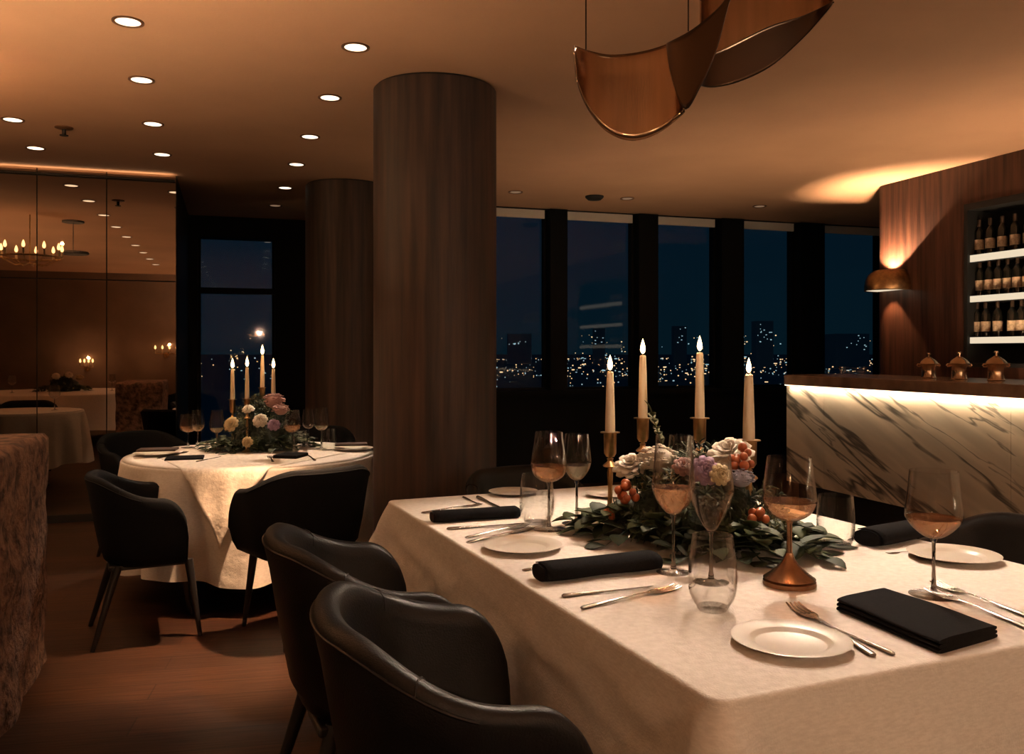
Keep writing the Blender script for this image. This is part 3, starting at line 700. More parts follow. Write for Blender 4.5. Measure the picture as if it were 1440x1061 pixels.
def dining_table(label, loc, rz, lx, ly, h, group=None):
    t = thing('dining_table', label, 'table', loc, rz, group=group)
    MB().box((0, 0, h-.022), (lx, ly, .04)).build('tabletop', 'darkwood', t, smooth=False, bevel=.005)
    for sx_ in (-1, 1):
        for sy_ in (-1, 1): MB().tube([(sx_*(lx/2-.14), sy_*(ly/2-.14), 0), (sx_*(lx/2-.14), sy_*(ly/2-.14), h-.042)], [.03, .04], 12).build('leg', 'darkwood', t)
    return t
dining_table('long rectangular table in front, hidden under its white cloth', (tcen.x, tcen.y, 0), trz, TW-.04, TL-.04, ZT-.008)
def rect_cloth(lx, ly, drop):
    rr = .02; per = []
    def edge(p, q, n, cnt):
        for k in range(cnt): per.append((p.lerp(q, k/cnt), n))
    cs = [Vector((-lx/2, -ly/2)), Vector((lx/2, -ly/2)), Vector((lx/2, ly/2)), Vector((-lx/2, ly/2))]
    ns = [Vector((0, -1)), Vector((1, 0)), Vector((0, 1)), Vector((-1, 0))]; dist = []; tot = 0
    for i in range(4):
        p, q = cs[i], cs[(i+1) % 4]; d = (q-p).normalized(); n = ns[i]
        cnt = 150 if i % 2 == 0 else 210
        edge(p+d*rr, q-d*rr, n, cnt)
        for k in range(8):
            a = k/8; n2 = n.lerp(ns[(i+1) % 4], a).normalized(); per.append((q-d*rr-n*rr+n2*rr, n2))
    n = len(per); r3 = random.Random(3)
    ph = [r3.uniform(0, 6.28) for _ in range(8)]
    acc = [0]
    for i in range(1, n): acc.append(acc[-1]+(per[i][0]-per[i-1][0]).length)
    rows = [(0, 0)]+[(.010*math.sin(a), .010*(1-math.cos(a))) for a in (.4, .8, 1.2, PI/2)]+[(.010, .010+drop*k/44) for k in range(1, 45)]
    vs, fs = [], []
    for (off, dz) in rows:
        f = max(0, dz-.01)/drop
        for i in range(n):
            p, nn = per[i]; s = acc[i]
            cd = min((p-c_).length for c_ in cs)
            bulge = math.exp(-(cd/.045)**2)
            w_ = .010*math.sin(s*7+ph[0])+.007*math.sin(s*13.3+ph[1])+.004*math.sin(s*29+ph[2]) + .006*math.sin(s*4.1+dz*9+ph[3])
            wr = .0022*math.sin(s*21+dz*34+ph[4])*math.sin(dz*23+s*5+ph[5])
            q3 = Vector((p.x*2.2, p.y*2.2, dz*7)); wr += .009*mnoise.noise(q3*1.6)+.006*mnoise.noise(Vector((p.x*5, p.y*5, dz*16)))+.0025*mnoise.noise(Vector((p.x*14, p.y*14, dz*30)))
            o = off+f*(.02+w_+.22*bulge)+min(1, f*5)*(wr+.006)
            vs.append((p.x+nn.x*o, p.y+nn.y*o, -dz))
    for k in range(len(rows)-1):
        for i in range(n): fs.append((k*n+i, k*n+(i+1) % n, (k+1)*n+(i+1) % n, (k+1)*n+i))
    m = MB().add(vs, fs); m.f.append(list(range(n))); return m
cl = rect_cloth(TW, TL, .47).build('tablecloth', 'linen', flat_angle=180, solid=0)
cl.location = (tcen.x, tcen.y, ZT); cl.rotation_euler = (0, 0, trz)
tag(cl, 'ivory linen cloth draped over the long table in front', 'tablecloth')

def round_cloth(r, drop, folds, seed, amp=.035):
    rd = random.Random(seed); n = 240
    ph = [rd.uniform(0, 6.28) for _ in range(5)]
    def fold(a): return math.sin(folds*a+ph[0])+.6*math.sin((folds-3)*a+ph[1])+.35*math.sin((folds*2+1)*a+ph[2])
    rows = [(0, 0), (.4, 0), (.8, 0), (.97, 0)]
    vs, fs = [(0, 0, 0)], []; prof = [(r*.5, 0), (r*.9, 0), (r*.985, 0)]+[(r-.02+.02*math.sin(a), .02*(1-math.cos(a))) for a in (.4, .8, 1.2, PI/2)]+[(r, .02+drop*k/14) for k in range(1, 15)]
    for (rr, dz) in prof:
        f = max(0, dz-.02)/drop
        for i in range(n):
            a = 2*PI*i/n; g = fold(a); q = rr+(f**.7)*(amp*g+.035)+.003*math.sin(17*a+dz*14)*f
            vs.append((q*math.cos(a), q*math.sin(a), -dz-.02*f*math.sin(folds*.5*a+ph[3])))
    for i in range(n): fs.append((0, 1+i, 1+(i+1) % n))
    for k in range(len(prof)-1):
        for i in range(n): fs.append((1+k*n+i, 1+k*n+(i+1) % n, 1+(k+1)*n+(i+1) % n, 1+(k+1)*n+i))
    return MB().add(vs, fs)
def round_table(x, y, r, h, label, clabel, seed, drop=.55):
    t = thing('round_table', label, 'table', (x, y, 0))
    MB().lathe([(0, h-.045), (r-.01, h-.045), (r-.006, h-.01), (0, h-.01)], 48).build('tabletop', 'darkwood', t)
    MB().lathe([(0, 0), (.26, 0), (.24, .03), (.06, .05), (.05, h-.06), (.18, h-.045), (0, h-.045)], 32).build('pedestal', 'black', t)
    c_ = round_cloth(r, drop, 11, seed).build('tablecloth', 'linen', flat_angle=180); c_.location = (x, y, h)
    tag(c_, clabel, 'tablecloth')
RT = at(355, 638, ZR); RTR = 170/F*RT.y
round_table(RT.x, RT.y, RTR, ZR, 'round table behind the left chairs, hidden under its white cloth', 'white cloth hanging in folds over the round table by the columns', 5, .55)
# overlay cloth whose corner hangs over the front
def overlay():
    m = MB(); r = RTR; half = r*1.66
    tip = math.atan2(at(325, 655, ZR).y-RT.y, at(325, 655, ZR).x-RT.x)
    n = 64
    def fn(u, v):
        # square with one corner towards the camera
        p = (u-.5)*half*1.32; q = (v-.5)*half*1.32
        x = (p+q)*.7071; y = (p-q)*.7071*.52
        d = math.hypot(x, y); a = math.atan2(y, x)+tip
        R0 = r+.006
        if d <= R0-.02: rr, z = d, .003
        else:
            e = d-(R0-.02); rr = R0-.02+min(e, .05)*.62+max(0, e-.05)*.10; z = .003-max(0, e-.012)*.98
            rr += .010*math.sin(a*34)*min(1, e*6)+.040*min(1, e*4)
        return Vector((rr*math.cos(a), rr*math.sin(a), z))
    return m.grid(fn, n, n)
ov = overlay().build('cloth_overlay', 'linen_fold', solid=.0015, flat_angle=180); ov.location = (RT.x, RT.y, ZR)
tag(ov, 'square cream overlay cloth with embroidered corner hanging on the round table', 'tablecloth')

# ------------------------------------------------------------------ tableware
def glass_bowl(outer, th=.0016):
    inner = [(max(1e-5, r-th), z+(th*2.5 if i == 0 else 0)) for i, (r, z) in enumerate(outer)]
    return [(1e-5, outer[0][1])]+outer+inner[::-1]+[(1e-5, inner[0][1])]
def smooth_prof(ps, n=7):
    c_ = curve(ps, n); return [(max(1e-5, p.x), p.y) for p in c_]
def prof_r(prof, z):
    for (r0_, z0), (r1_, z1) in zip(prof, prof[1:]):
        if z0 <= z <= z1: return r0_+(r1_-r0_)*((z-z0)/(z1-z0) if z1 > z0 else 0)
    return prof[-1][0]
def liquid(prof, level, th=.0022):
    ps = [(max(1e-5, r-th), z+th*1.5) for r, z in prof if z+th*1.5 < level]
    return [(1e-5, ps[0][1])]+ps+[(prof_r(prof, level)-th, level), (1e-5, level)]
def stem_glass(name, label, loc, H, bowl, rb, level=None, wine='wine', base='glass', rs=.0042, group=None, cat='wine glass'):
    """bowl: list of (r, z) fractions of H"""
    t = thing(name, label, cat, loc, random.uniform(0, 6), group=group)
    prof = smooth_prof([(r*H, z*H) for r, z in bowl])
    zb = prof[0][1]
    MB().lathe(glass_bowl(prof), 40).build('bowl', 'glass', t)
    if base == 'copper':
        zc = H*.25
        MB().lathe([(rs*1.25, zc), (rs*1.1, (zc+zb)/2), (rs*1.15, zb*.96), (rs*1.7, zb+.001), (0, zb+.001)], 20).build('stem', 'copper', t)
        MB().lathe([(0, .0), (rb, 0), (rb*1.01, .004), (rb, .010), (rb*.9, .014)]+[(rb*(1-f)**1.7*.86+rs*1.4, .016+(zc-.016)*f) for f in (.0, .1, .2, .32, .45, .6, .78, 1)]+[(0, zc)], 40).build('base', 'copper', t)
    else:
        MB().lathe([(rs*1.8, .009), (rs*1.1, .03), (rs*.85, zb*.5), (rs*1.0, zb*.92), (rs*2.0, zb+.0005)], 16).build('stem', 'solidglass', t)
        MB().lathe([(0, 0), (rb*.97, 0), (rb, .0012), (rb*.7, .0035), (rb*.3, .0065), (rs*1.8, .010), (0, .010)], 36).build('base', 'glass', t)
    if level: MB().lathe(liquid(prof, level*H), 36).build('wine', wine, t)
    return t
def tumbler(label, loc, H, rmax, rrim, rbot, water=None, group=None):
    t = thing('tumbler', label, 'tumbler', loc, group=group)
    prof = smooth_prof([(rbot, .0), (rbot*1.18, H*.05), (rmax*.95, H*.22), (rmax, H*.42), (rmax*.97, H*.7), (rrim, H)])
    th = .0018
    out = [(1e-5, 0)]+prof; inn = [(max(1e-5, r-th), max(z, H*.06)) for r, z in prof]
    MB().lathe(out+inn[::-1]+[(1e-5, H*.06)], 40).build('vessel', 'glass', t)
    if water: MB().lathe([(1e-5, H*.065)]+[(r-.0026, max(z, H*.065)) for r, z in prof if z < water*H]+[(prof_r(prof, water*H)-.0026, water*H), (1e-5, water*H)], 36).build('water', 'water', t)
    return t
def PX(base_px, base_py, top_py, z=ZT):
    p = at(base_px, base_py, z); return p+Vector((0, 0, .0008)), (base_py-top_py)*p.y/F, p.y/F
BIG = [(.012, .455), (.075, .475), (.15, .535), (.205, .61), (.212, .68), (.195, .82), (.178, 1.)]
# near-table glasses
p, H, k = PX(1313, 838, 663); stem_glass('wine_glass', 'large glass of rose wine in front of the right-hand plate', p, H, [(r*1.02, z) for r, z in BIG], 33*k, .625)
p, H, k = PX(1110, 823, 643); stem_glass('wine_glass', 'glass of rose wine on a flared copper foot', p, H, [(.012, .495), (.08, .51), (.16, .56), (.206, .645), (.203, .71), (.185, .87), (.168, 1.)], 36*k, .655, base='copper', rs=.0058)
p, H, k = PX(947, 806, 612); stem_glass('wine_glass', 'glass of rose wine in front of the flowers, behind the empty tumbler', p, H, [(.012, .42), (.06, .44), (.125, .52), (.155, .62), (.15, .70), (.138, .84), (.125, 1.)], 24*k, .62)
p, H, k = PX(1000, 820, 640); stem_glass('wine_glass', 'empty tulip-shaped wine glass before the flowers', p, H, [(.012, .40), (.05, .425), (.12, .55), (.170, .70), (.172, .78), (.158, .9), (.150, 1.)], 25*k)
p, H, k = PX(772, 745, 608); stem_glass('wine_glass', 'glass of rose wine behind the water tumbler at the far left', p, H, [(.012, .48), (.09, .505), (.16, .565), (.186, .655), (.180, .74), (.158, .88), (.142, 1.)], 24*k, .655)
p, H, k = PX(811, 737, 611); stem_glass('wine_glass', 'glass of white wine beside the candle at the far left', p, H, [(.012, .48), (.07, .51), (.135, .60), (.163, .69), (.158, .78), (.145, .9), (.132, 1.)], 21*k, .655, 'whitewine')
p, H, k = PX(958, 745, 613); stem_glass('wine_glass', 'empty wine glass standing behind the rose wine among the flowers', p, H, [(.012, .45), (.08, .475), (.15, .56), (.165, .66), (.155, .78), (.135, .9), (.125, 1.)], 21*k)
p, H, k = PX(1002, 859, 753); tumbler('empty clear tumbler at the front of the table near the fork', p, H, 33.5*k, 28*k, 19*k)
p, H, k = PX(755, 738, 667); tumbler('clear tumbler half full of water at the far left of the table', p, H, 24.5*k, 21*k, 15*k, .62)
p, H, k = PX(1175, 768, 697); tumbler('empty clear tumbler beside the rolled napkin at the far right', p, H, 26*k, 23.5*k, 18*k)

def plate(label, px, py, wpx, z=ZT, hz=None, group=None):
    k_ = at(px, py, z+.012); r = wpx/2*k_.y/F; h = r*.135
    o = MB().lathe([(0, 0), (r*.52, 0), (r*.56, h*.05), (r*.70, h*.45), (r*.985, h*.93), (r, h), (r*.975, h*1.04), (r*.70, h*.74), (r*.665, h*.66), (r*.61, h*.32), (r*.57, h*.22), (0, h*.20)], 64).build('side_plate', 'china')
    o.location = (k_.x, k_.y, z+.0006); tag(o, label, 'plate', group); return o
plate('white plate at the near corner of the table with cutlery behind', 1112, 899, 165)
plate('white plate on the left table edge between two rolled black napkins', 735, 767, 112)
plate('white plate at the far end of the table behind the water tumbler', 722, 691, 70)
plate('white plate at the far table end, half hidden by the first candlestick', 858, 694, 68)
plate('white plate by the right-hand leather chair behind the rose glass', 1341, 780, 122)

def roll_napkin(label, px0, px1, z, rad, flat=.62, mat='napkin'):
    a_, b_ = at(*px0, z), at(*px1, z); d = b_-a_; L_ = d.length
    m = MB(); nu, nv = 24, 28
    def fn(u, v):
        ang = 2*PI*v; pr = 1-.10*abs(2*u-1)**6
        zz = math.sin(ang); yy = math.cos(ang)
        sy = rad*1.25*math.copysign(abs(yy)**.75, yy)*pr*(1+.05*math.sin(u*9)); sz = rad*flat*math.copysign(abs(zz)**.8, zz)*pr*(1+.06*math.sin(u*7+1))
        return Vector((u*L_, sy, rad*flat*1.0+sz))
    m.grid(fn, nu, nv, cv=True); m.f += [list(range(nv))[::-1], [(nu-1)*nv+j for j in range(nv)]]
    # the loose flap folded over the roll
    m2 = MB()
    def flap(u, v):
        ang = PI*(.30+.85*v); zz = math.sin(ang); yy = math.cos(ang)
        return Vector((.006+u*(L_-.012), rad*1.31*math.copysign(abs(yy)**.75, yy)*(1+.05*math.sin(u*9)), rad*flat*1.0+rad*flat*1.1*math.copysign(abs(zz)**.8, zz)))
    m2.grid(flap, 20, 14)
    t = thing('rolled_napkin', label, 'napkin', (a_.x, a_.y, z+.0008), math.atan2(d.y, d.x))
    m.build('roll', mat, t, flat_angle=60); m2.build('flap', mat, t, solid=.0025, flat_angle=60)
    return t
roll_napkin('rolled black napkin on the left table edge nearest the camera', (757, 818), (921, 799), ZT, .032)
roll_napkin('smaller rolled black napkin at the far left of the table', (607, 735), (728, 727), ZT, .026)
roll_napkin('rolled black napkin at the far right beside the dark chair', (1218, 769), (1325, 748), ZT, .036)
def folded_napkin(label, c4, z, h):
    P = [at(*c_, z) for c_ in c4]; o0 = P[0].copy()
    t = thing('folded_napkin', label, 'napkin', (o0.x, o0.y, z+.0008)); Q = [p-o0 for p in P]
    n = 3
    for k in range(n):
        z0, z1 = h*k/n, h*(k+1)/n
        def fn(u, v, z0=z0, z1=z1, k=k):
            a = 2*PI*v; ca, sa = math.cos(a), math.sin(a)
            s_ = .5+.5*math.copysign(abs(ca)**.25, ca)*(1-.012*k); zz = .5+.5*math.copysign(abs(sa)**.6, sa)
            p = Q[0].lerp(Q[1], s_).lerp(Q[3].lerp(Q[2], s_), u)
            return Vector((p.x, p.y, z0+(z1-z0)*1.05*zz+.0022*math.sin(u*6+s_*5)*(k/n)))
        m = MB().grid(fn, 20, 26, cv=True); m.f += [list(range(26))[::-1], [19*26+j for j in range(26)]]
        m.build('napkin_layer', 'napkin', t, flat_angle=50)
    return t
folded_napkin('flat folded black napkin on the near right part of the table', [(1176, 860), (1246, 842), (1403, 898), (1320, 922)], ZT, .026)

def cutlery_proto(kind):
    L_ = 1.0; t = thing(kind, 'x', kind.split('_')[-1])
    if kind == 'table_fork':
        h = MB().tube([(0, 0, .012), (.03, 0, .014), (.25, 0, .024), (.45, 0, .040), (.58, 0, .045), (.68, 0, .035)], [.022, .030, .022, .013, .013, .016], 12)
        for p in h.v: p.z = p.z*.6+(p.z-.03)*.0+.008
        h.build('handle', 'steel', t)
        def root(u, v):
            x = .66+.14*u; w_ = .018+.044*math.sin(min(1, u*1.2)*PI/2); return Vector((x, (v*2-1)*w_, .028-.010*math.sin(u*PI/2)-.006*(1-(v*2-1)**2)))
        hd = MB().grid(root, 8, 9); r_ = hd.build('neck', 'steel', t, solid=.010)
        for k in range(4):
            y = -.050+.0333*k
            MB().tube([(.79, y, .016), (.88, y*1.0, .012), (.95, y*.98, .022), (1., y*.96, .038)], [.0125, .0110, .0100, .0055], 8).build('tine', 'steel', t)
    else:
        MB().tube([(0, 0, .02), (.02, 0, .02), (.12, 0, .02), (.3, 0, .02), (.40, 0, .02), (.44, 0, .02)], [.010, .028, .030, .022, .018, .015], 12).build('handle', 'steel', t)
        b_ = MB().prism([(.43, -.014), (.50, -.026), (.75, -.030), (.92, -.022), (1., .014), (.43, .014)], .016, .024); b_.build('blade', 'steel', t, smooth=False)
    return t
KP = {'table_fork': cutlery_proto('table_fork'), 'table_knife': cutlery_proto('table_knife')}; kused = {'table_fork': False, 'table_knife': False}
def cut(kind, label, p0, p1, z=ZT, dz=.0005, group=None):
    a_, b_ = at(*p0, z), at(*p1, z); d = b_-a_; L_ = d.length
    o = place(KP[kind], kused[kind], label, (a_.x, a_.y, z+dz), math.atan2(d.y, d.x), (L_, L_*.9, L_*.72), group); kused[kind] = True
    return o
cut('table_fork', 'fork in front of the near rolled napkin, beside the empty tumbler', (818, 858), (953, 828))
cut('table_knife', 'knife lying along the front of the near rolled napkin', (790, 841), (920, 827))
cut('table_fork', 'fork poking out behind the near rolled napkin', (735, 804), (840, 789))
cut('table_fork', 'front fork behind the plate on the left table edge', (657, 765), (748, 745))
cut('table_fork', 'rear fork behind the plate on the left table edge', (655, 758), (741, 740))
cut('table_knife', 'knife in front of the small rolled napkin at the far left', (628, 746), (737, 738))
cut('table_fork', 'fork behind the small rolled napkin at the far left', (593, 723), (676, 711))
cut('table_knife', 'dark knife lying nearest the far left table corner', (651, 700.5), (677, 712))
cut('table_knife', 'dark knife pointing to the plate behind the water tumbler', (671, 700.5), (709, 718))
cut('table_fork', 'fork with upright tines behind the near corner plate', (1228, 925), (1114, 853))
cut('table_knife', 'knife beside the near corner plate pointing to the copper glass', (1258, 924), (1152, 877))
cut('table_fork', 'front fork right of the flat folded napkin', (1450, 888), (1306, 832))
cut('table_fork', 'rear fork right of the flat folded napkin', (1452, 872), (1314, 822))
cut('table_fork', 'fork between the far right rolled napkin and plate', (1300, 776), (1247, 780))
cut('table_knife', 'knife behind the far right rolled napkin', (1255, 748), (1190, 762))

# ------------------------------------------------------------------ candles
def candle_and_stick(px, tip, cbase, base, z, hw, lab, clab, energy, near=True):
    p = at(px, base, z); k = p.y/F; zc = (base-cbase)*k; top = (base-tip)*k; r = hw*k
    t = thing('candlestick', lab, 'candlestick', p+Vector((0, 0, .0006)))
    cup = min(.085, zc*.34)
    MB().lathe([(0, 0), (r*2.6, 0), (r*2.65, .004), (r*2.2, .010), (r*.9, .018), (r*.5, .03), (0, .03)], 28).build('base', 'brass', t)
    MB().lathe([(r*.55, .028), (r*.45, zc*.3), (r*.62, zc*.5), (r*.42, zc-cup-.035), (r*.42, zc-cup-.001)], 16).build('stem', 'brass', t)
    MB().lathe([(0, zc-cup-.036), (r*1.3, zc-cup-.034), (r*1.5, zc-cup-.030), (r*1.3, zc-cup-.026), (r*.7, zc-cup-.018), (r*.5, zc-cup-.012), (r*.7, zc-cup-.006), (0, zc-cup-.005)], 20).build('collar', 'brass', t)
    MB().lathe([(0, zc-cup), (r*.8, zc-cup), (r*1.25, zc-cup+.012), (r*1.3, zc-.004), (r*1.95, zc-.003), (r*1.95, zc), (r*1.02, zc), (r*1.02, zc-.0015), (0, zc-.0015)], 24).build('cup', 'brass', t)
    c_ = thing('taper_candle', clab, 'candle', p+Vector((0, 0, zc+.0004)))
    Hc = top-zc
    MB().lathe([(0, 0), (r*1.0, 0), (r*.98, Hc*.2), (r*.80, Hc*.75), (r*.66, Hc*.985), (r*.5, Hc), (0, Hc-.002)], 24).build('wax_body', 'wax', c_)
    wk = MB().tube([(0, 0, Hc-.002), (.0006, 0, Hc+.010)], .0012, 6).build('wick', 'wick', c_)
    fh = 22*k if near else 14*k
    MB().lathe([(0, Hc+.004), (fh*.11, Hc+.004+fh*.10), (fh*.17, Hc+.004+fh*.28), (fh*.14, Hc+.004+fh*.52), (fh*.06, Hc+.004+fh*.82), (0, Hc+.004+fh)], 14).build('flame', 'flame', wk)
    lamp('candle_glow', 'POINT', (0, 0, Hc+fh*.5), energy, (1, .52, .22), size=.012, parent=c_)
candle_and_stick(858, 523, 608, 722, ZT, 7.0, 'brass candlestick at the left end of the big flower arrangement', 'lit taper candle farthest left on the near table', .8)
candle_and_stick(904, 500, 588, 716, ZT, 6.6, 'brass candlestick rising behind the white flower cluster', 'lit taper candle second from the left on the near table', .8)
candle_and_stick(984, 496, 588, 727, ZT, 6.9, 'brass candlestick rising behind the empty tulip glass', 'tallest lit taper candle, third from the left on the near table', .8)
candle_and_stick(1053, 527, 619, 752, ZT, 8.4, 'brass candlestick at the right end of the big flower arrangement', 'thick lit taper candle farthest right on the near table', .8)
for (px, tip, cb_, base, lb, n_) in ((327, 519, 562, 634, 'leftmost candlestick', 'leftmost lit candle'), (347.5, 517, 561, 637, 'second candlestick from the left', 'second lit candle from the left'), (369, 500, 545, 632, 'tallest candlestick', 'tallest lit candle'), (384.5, 519, 560, 633, 'rightmost candlestick', 'rightmost lit candle')):
    candle_and_stick(px, tip, cb_, base, ZR, 3.1, 'brass '+lb+' among the flowers on the round table', n_+' among the flowers on the round table', .5, False)

# ------------------------------------------------------------------ flowers
def leaf(mb, base, direction, up, L_, w_, curl=.2, lob=0.):
    d = direction.normalized(); s = d.cross(up)
    s = s.normalized() if s.length > 1e-4 else Vector((1, 0, 0)); n = s.cross(d).normalized()
    def fn(u, v):
        ww = w_*math.sin(PI*min(1, u*.96+.04))**.8*(1+lob*math.sin(u*18)); q = v*2-1
        return base+d*(u*L_*(1-.15*curl*u))+s*(q*ww)+n*(-curl*L_*u*u+abs(q)*ww*.35)
    mb.grid(fn, 6, 3)
def spray(parent, base, direction, L_, nleaf, ll, lw, mat, rd, droop=.25, name='leaf_spray'):
    m = MB(); d = direction.normalized(); pts = []
    for i in range(6):
        t = i/5; pts.append(base+d*(L_*t)+Vector((0, 0, -droop*L_*t*t)))
    m.tube(pts, [.0028, .0026, .0024, .002, .0016, .001], 6)
    for i in range(nleaf):
        t = .15+.85*i/(nleaf-1); k = min(4, int(t*5)); f = t*5-k; p = pts[k].lerp(pts[k+1], f)
        side = Vector((-d.y, d.x, 0)); side = side.normalized() if side.length > .01 else Vector((1, 0, 0))
        sg = 1 if i % 2 else -1
        dd = d*.5+side*sg*rd.uniform(.5, 1)+Vector((0, 0, rd.uniform(-.2, .5)))
        if i == nleaf-1: dd = d
        leaf(m, p, dd, Vector((0, 0, 1)), ll*rd.uniform(.75, 1.2), lw*rd.uniform(.8, 1.15), rd.uniform(.05, .35))
    for p in m.v: p.z = max(p.z, .003)
    return m.build(name, mat, parent, solid=.0006, flat_angle=60)
def rose(parent, c_, r, mat, rd, tilt=(0, 0, 1), name='rose', open_=.6):
    m = MB(); q = Vector((0, 0, 1)).rotation_difference(Vector(tilt).normalized()).to_matrix().to_4x4()
    for ring, (n, rr, el, hh) in enumerate(((3, .25, 1.35, .7), (5, .45, 1.1, .8), (6, .68, .8, .85), (8, .9, .5, .9), (9, 1.0, .18, .85))):
        for k in range(n):
            a0 = 2*PI*k/n+ring*.6+rd.uniform(-.1, .1); wdt = 2*PI/n*.75
            def fn(u, v, a0=a0, rr=rr, el=el, hh=hh, wdt=wdt):
                a = a0+(v-.5)*wdt*2*(math.sin(PI*min(1, .15+.75*u))); q_ = rr*(.25+.75*u)
                ee = el*(1-.35*u)
                return Vector((math.cos(a)*q_*math.cos(ee*.6), math.sin(a)*q_*math.cos(ee*.6), hh*u*math.sin(ee)+.10*math.sin(u*PI)*(1-abs(2*v-1))-.12*u*u*(ring > 2)))*r
            m.grid(fn, 5, 5)
    m.ball((0, 0, .02*r), r*.3, 8, 6, (1, 1, .7))
    return m.xf(Matrix.Translation(Vector(c_)) @ q).build(name, mat, parent, solid=.0008, flat_angle=180)
def cluster(parent, c_, r, mat, rd, n=60, br=.12, name='flower_cluster'):
    m = MB()
    for k in range(n):
        z = rd.uniform(-.2, 1); a = rd.uniform(0, 6.28); s = math.sqrt(1-z*z)
        p = Vector(c_)+Vector((s*math.cos(a), s*math.sin(a), z*.75))*r*rd.uniform(.88, 1.02)
        for j in range(4):
            b_ = a+j*PI/2; m.ball(p+Vector((math.cos(b_), math.sin(b_), .2))*r*br*.7, r*br*.75, 6, 4, (1, 1, .6))
    m.ball(c_, r*.82, 10, 7, (1, 1, .75))
    return m.build(name, mat, parent, flat_angle=180)
def berries(parent, c_, r, n, br, rd):
    bc = empty('berry_cluster'); bc.parent = parent
    for k in range(n):
        v = Vector((rd.gauss(0, 1), rd.gauss(0, 1), rd.gauss(0, .8))); v = v.normalized()*r*rd.uniform(.4, 1)
        MB().ball(Vector(c_)+v, br*rd.uniform(.85, 1.15), 12, 8).build('berry', 'berry', bc)
    return bc
def arrangement(label, c0, c1, ztab, hgt, wid, rd, items, nspray=26, ll=.075, sc=1., nfern=40):
    mid = (c0+c1)/2; ax = (c1-c0); L_ = ax.length; ax = ax.normalized(); sd = Vector((-ax.y, ax.x, 0))
    t = thing('flower_arrangement', label, 'flowers', (mid.x, mid.y, ztab+.001)); O = Vector((mid.x, mid.y, ztab+.001))
    # bowl and dense core
    MB().lathe([(0, 0), (.07*sc, 0), (.085*sc, .02*sc), (.09*sc, .06*sc), (.08*sc, .062*sc), (0, .05*sc)], 24).build('bowl', 'copper', t)
    def core(u, v):
        a = 2*PI*u; el = PI*(v)/2; x = math.cos(a)*math.cos(el); y = math.sin(a)*math.cos(el); k = 1+.10*math.sin(a*5+v*7)+.07*math.sin(a*11+2+v*3)+.06*math.sin(a*31+v*5)*math.sin(v*29+a*3)
        p = ax*(x*L_*.33*k)+sd*(y*wid*.6*k); return Vector((p.x, p.y, .006+hgt*.80*math.sin(el)*k))
    MB().grid(core, 120, 36, cu=True).build('foliage_core', 'moss', t, flat_angle=60)
    # fine ferny fronds filling the mound
    for k in range(nfern):
        a = rd.uniform(0, 6.28); el = rd.uniform(.05, 1.45)
        b_ = ax*(math.cos(a)*math.cos(el)*L_*.33)+sd*(math.sin(a)*math.cos(el)*wid*.58)+Vector((0, 0, .01+hgt*.77*math.sin(el)))
        d = ax*(math.cos(a)*math.cos(el))+sd*(math.sin(a)*math.cos(el))+Vector((0, 0, math.sin(el)*.9+.1)); d = d.normalized()
        m = MB(); fl = rd.uniform(.05, .10)*sc; m.tube([b_, b_+d*fl], [.0016, .0006], 4)
        s1 = d.cross(Vector((rd.uniform(-1, 1), rd.uniform(-1, 1), .4))).normalized(); s2 = d.cross(s1)
        for j in range(18):
            q = b_+d*fl*(.05+.95*j/18); aa_ = j*2.4; o_ = (s1*math.cos(aa_)+s2*math.sin(aa_)+d*.7).normalized()
            leaf(m, q, o_, d, .030*sc, .0038*sc, .1)
        m.build('fern_frond', ('leaf2', 'leaf', 'leaf3', 'leaf2')[k % 4], t, solid=.0004, flat_angle=60)
    for k in range(nspray):
        f = (k+.5)/nspray; s = 1 if k % 2 else -1; along = (f-.5)*L_*.86
        b_ = ax*along*.75+sd*(s*wid*.30)+Vector((0, 0, rd.uniform(.03, .09)*sc))
        d = ax*((f-.5)*2.4+rd.uniform(-.5, .5))+sd*(s*rd.uniform(.5, 1.1))+Vector((0, 0, rd.uniform(-.05, .35)))
        spray(t, b_, d, rd.uniform(.12, .20)*sc, 8, ll*rd.uniform(.8, 1.15), ll*.36, ('leaf', 'leaf2', 'leaf2', 'leaf3')[k % 4], rd, .38)
    for end, s in ((ax*L_*.30, 1), (ax*-L_*.30, -1)):
        for j in range(4):
            d = ax*s+sd*rd.uniform(-.8, .8); spray(t, end+Vector((0, 0, .03+.015*j)), d, rd.uniform(.15, .24)*sc, 9, ll, ll*.38, ('leaf2', 'leaf')[j % 2], rd, .22)
    for it in items:
        kind, p, r = it[0], it[1]-O, it[2]
        if kind == 'rose': rose(t, p, r, it[3], rd, it[4] if len(it) > 4 else (0, -.4, 1))
        elif kind == 'cluster': cluster(t, p, r, it[3], rd)
        elif kind == 'berries': berries(t, p, r, it[3], it[4], rd)
        elif kind == 'sprig': spray(t, p, it[3], r, 11, .035*sc*1.2, .010*sc*1.2, 'leaf3', rd, 0., 'leaf_sprig')
    return t
rd = random.Random(11)
cA, cB = at(862, 742, ZT), at(1118, 782, ZT)
